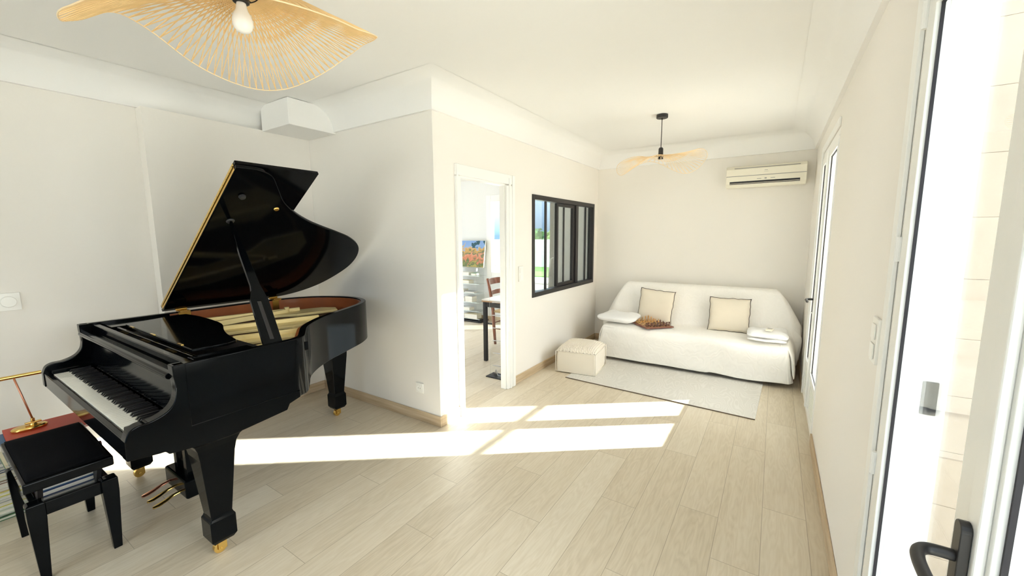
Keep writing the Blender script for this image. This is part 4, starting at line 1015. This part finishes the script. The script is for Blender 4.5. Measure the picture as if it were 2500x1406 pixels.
# glass display stand near the doorway with steel pegs
ds = thing('glass_stand', (-2.40, 3.37, 0), 'clear glass stand with steel pegs just inside the doorway', 'stand')
M().box(-2.475, -2.235, 3.372, 3.380, .012, .85).build('glass_panel', clearM, ds)
for z in (.115, .25, .385, .52, .655, .79): M().cyl((-2.43, 3.365, z), (-2.25, 3.335, z+.02), .005, n=10).build('peg', steelM, ds, smooth='auto')
m = M(); m.box(-2.48, -2.23, 3.30, 3.44, 0, .010); m.build('base_plate', darkM, ds)
m = M(); m.loft([[(-2.42, 3.362, .012), (-2.37, 3.362, .012), (-2.37, 3.371, .012), (-2.42, 3.371, .012)], [(-2.397, 3.362, .075), (-2.393, 3.362, .075), (-2.393, 3.371, .075), (-2.397, 3.371, .075)]]); m.build('bracket', steelM, ds)
M().box(-4.0, -3.86, 5.38, 5.41, .0, .02).build('door_stop', darkM); tag(bpy.data.objects['door_stop'], 'small dark bar lying on the floor under the tall window', 'bar')
# leaning mirror-like white frame seen through the black window
lc = thing('leaning_frame', (-2.86, 5.5, 0), 'thin white upright frame leaning beyond the black interior window', 'frame')
m = M(); m.tube([(-2.90, 5.50, 0.006), (-2.90, 5.52, .9), (-2.88, 5.53, 1.12), (-2.80, 5.53, 1.16), (-2.72, 5.53, 1.06), (-2.70, 5.50, .006)], .012, 8); m.build('frame_tube', whiteM, lc, smooth=True)
M().tube([(-2.90, 5.515, .55), (-2.70, 5.515, .50)], .009, 8).build('cross_bar', whiteM, lc, smooth=True)

# ------------------------------------------------------------------ light, sky, camera
SUN_DIR = Vector((.8*math.cos(R(18.6)), .6*math.cos(R(18.6)), math.sin(R(18.6))))
sl = bpy.data.lights.new('sun', 'SUN'); sl.energy = 20.; sl.angle = R(.53); sl.color = (1, .985, .955)
so_ = bpy.data.objects.new('sun', sl); so_.rotation_euler = (-SUN_DIR).to_track_quat('-Z', 'Y').to_euler(); so_.location = (6, 8, 6); C.objects.link(so_)
w = bpy.data.worlds.new('sky'); bpy.context.scene.world = w; w.use_nodes = True; nt = w.node_tree; L = nt.links
bg = nt.nodes['Background']
tc = N(nt, 'ShaderNodeTexCoord'); dt = N(nt, 'ShaderNodeVectorMath', operation='DOT_PRODUCT'); L.new(tc.outputs['Generated'], dt.inputs[0]); dt.inputs[1].default_value = SUN_DIR
glow = MA(nt, 'POWER', MA(nt, 'MULTIPLY', MA(nt, 'ADD', dt.outputs['Value'], 1.), .5), 5.)
sp = N(nt, 'ShaderNodeSeparateXYZ'); L.new(tc.outputs['Generated'], sp.inputs[0])
el = MA(nt, 'MAXIMUM', sp.outputs[2], 0.)
up = MA(nt, 'POWER', el, .7)
cr = N(nt, 'ShaderNodeValToRGB'); L.new(up, cr.inputs[0]); e = cr.color_ramp.elements
e[0].position = 0; e[0].color = (.26, .48, .80, 1); e[1].position = 1.; e[1].color = (.80, .86, .95, 1); k = e.new(.35); k.color = (.62, .74, .92, 1)
lum = MA(nt, 'ADD', MA(nt, 'ADD', .6, MA(nt, 'MULTIPLY', glow, 3.)), MA(nt, 'MULTIPLY', up, 4.5))
mxc = N(nt, 'ShaderNodeMix', data_type='RGBA'); L.new(MA(nt, 'MINIMUM', MA(nt, 'MULTIPLY', glow, 2.), 1.), mxc.inputs[0]); L.new(cr.outputs[0], mxc.inputs[6]); mxc.inputs[7].default_value = (.98, .98, 1, 1)
L.new(mxc.outputs[2], bg.inputs['Color']); L.new(lum, bg.inputs['Strength'])

cam = bpy.data.cameras.new('camera'); cam.sensor_width = 36; cam.lens = 986.2476*36/2500; cam.clip_start = .02
co = bpy.data.objects.new('camera', cam); C.objects.link(co)
yaw, pitch, roll = R(32.9988), R(7.4016), R(-.3161)
fwd = Vector((-math.sin(yaw)*math.cos(pitch), math.cos(yaw)*math.cos(pitch), -math.sin(pitch)))
rt = Vector((math.cos(yaw), math.sin(yaw), 0)); upv = rt.cross(fwd)
r2 = rt*math.cos(roll)+upv*math.sin(roll); u2 = -rt*math.sin(roll)+upv*math.cos(roll)
mw = Matrix((r2, u2, -fwd)).transposed().to_4x4(); mw.translation = (0, 0, 1.48); co.matrix_world = mw
sc = bpy.context.scene; sc.camera = co
sc.view_settings.view_transform = 'Standard'; sc.view_settings.look = 'None'; sc.view_settings.gamma = 1; sc.view_settings.exposure = 1.12
sc.cycles.use_denoising = True; sc.cycles.max_bounces = 14; sc.cycles.diffuse_bounces = 10; sc.cycles.transparent_max_bounces = 16; sc.cycles.sample_clamp_indirect = 8
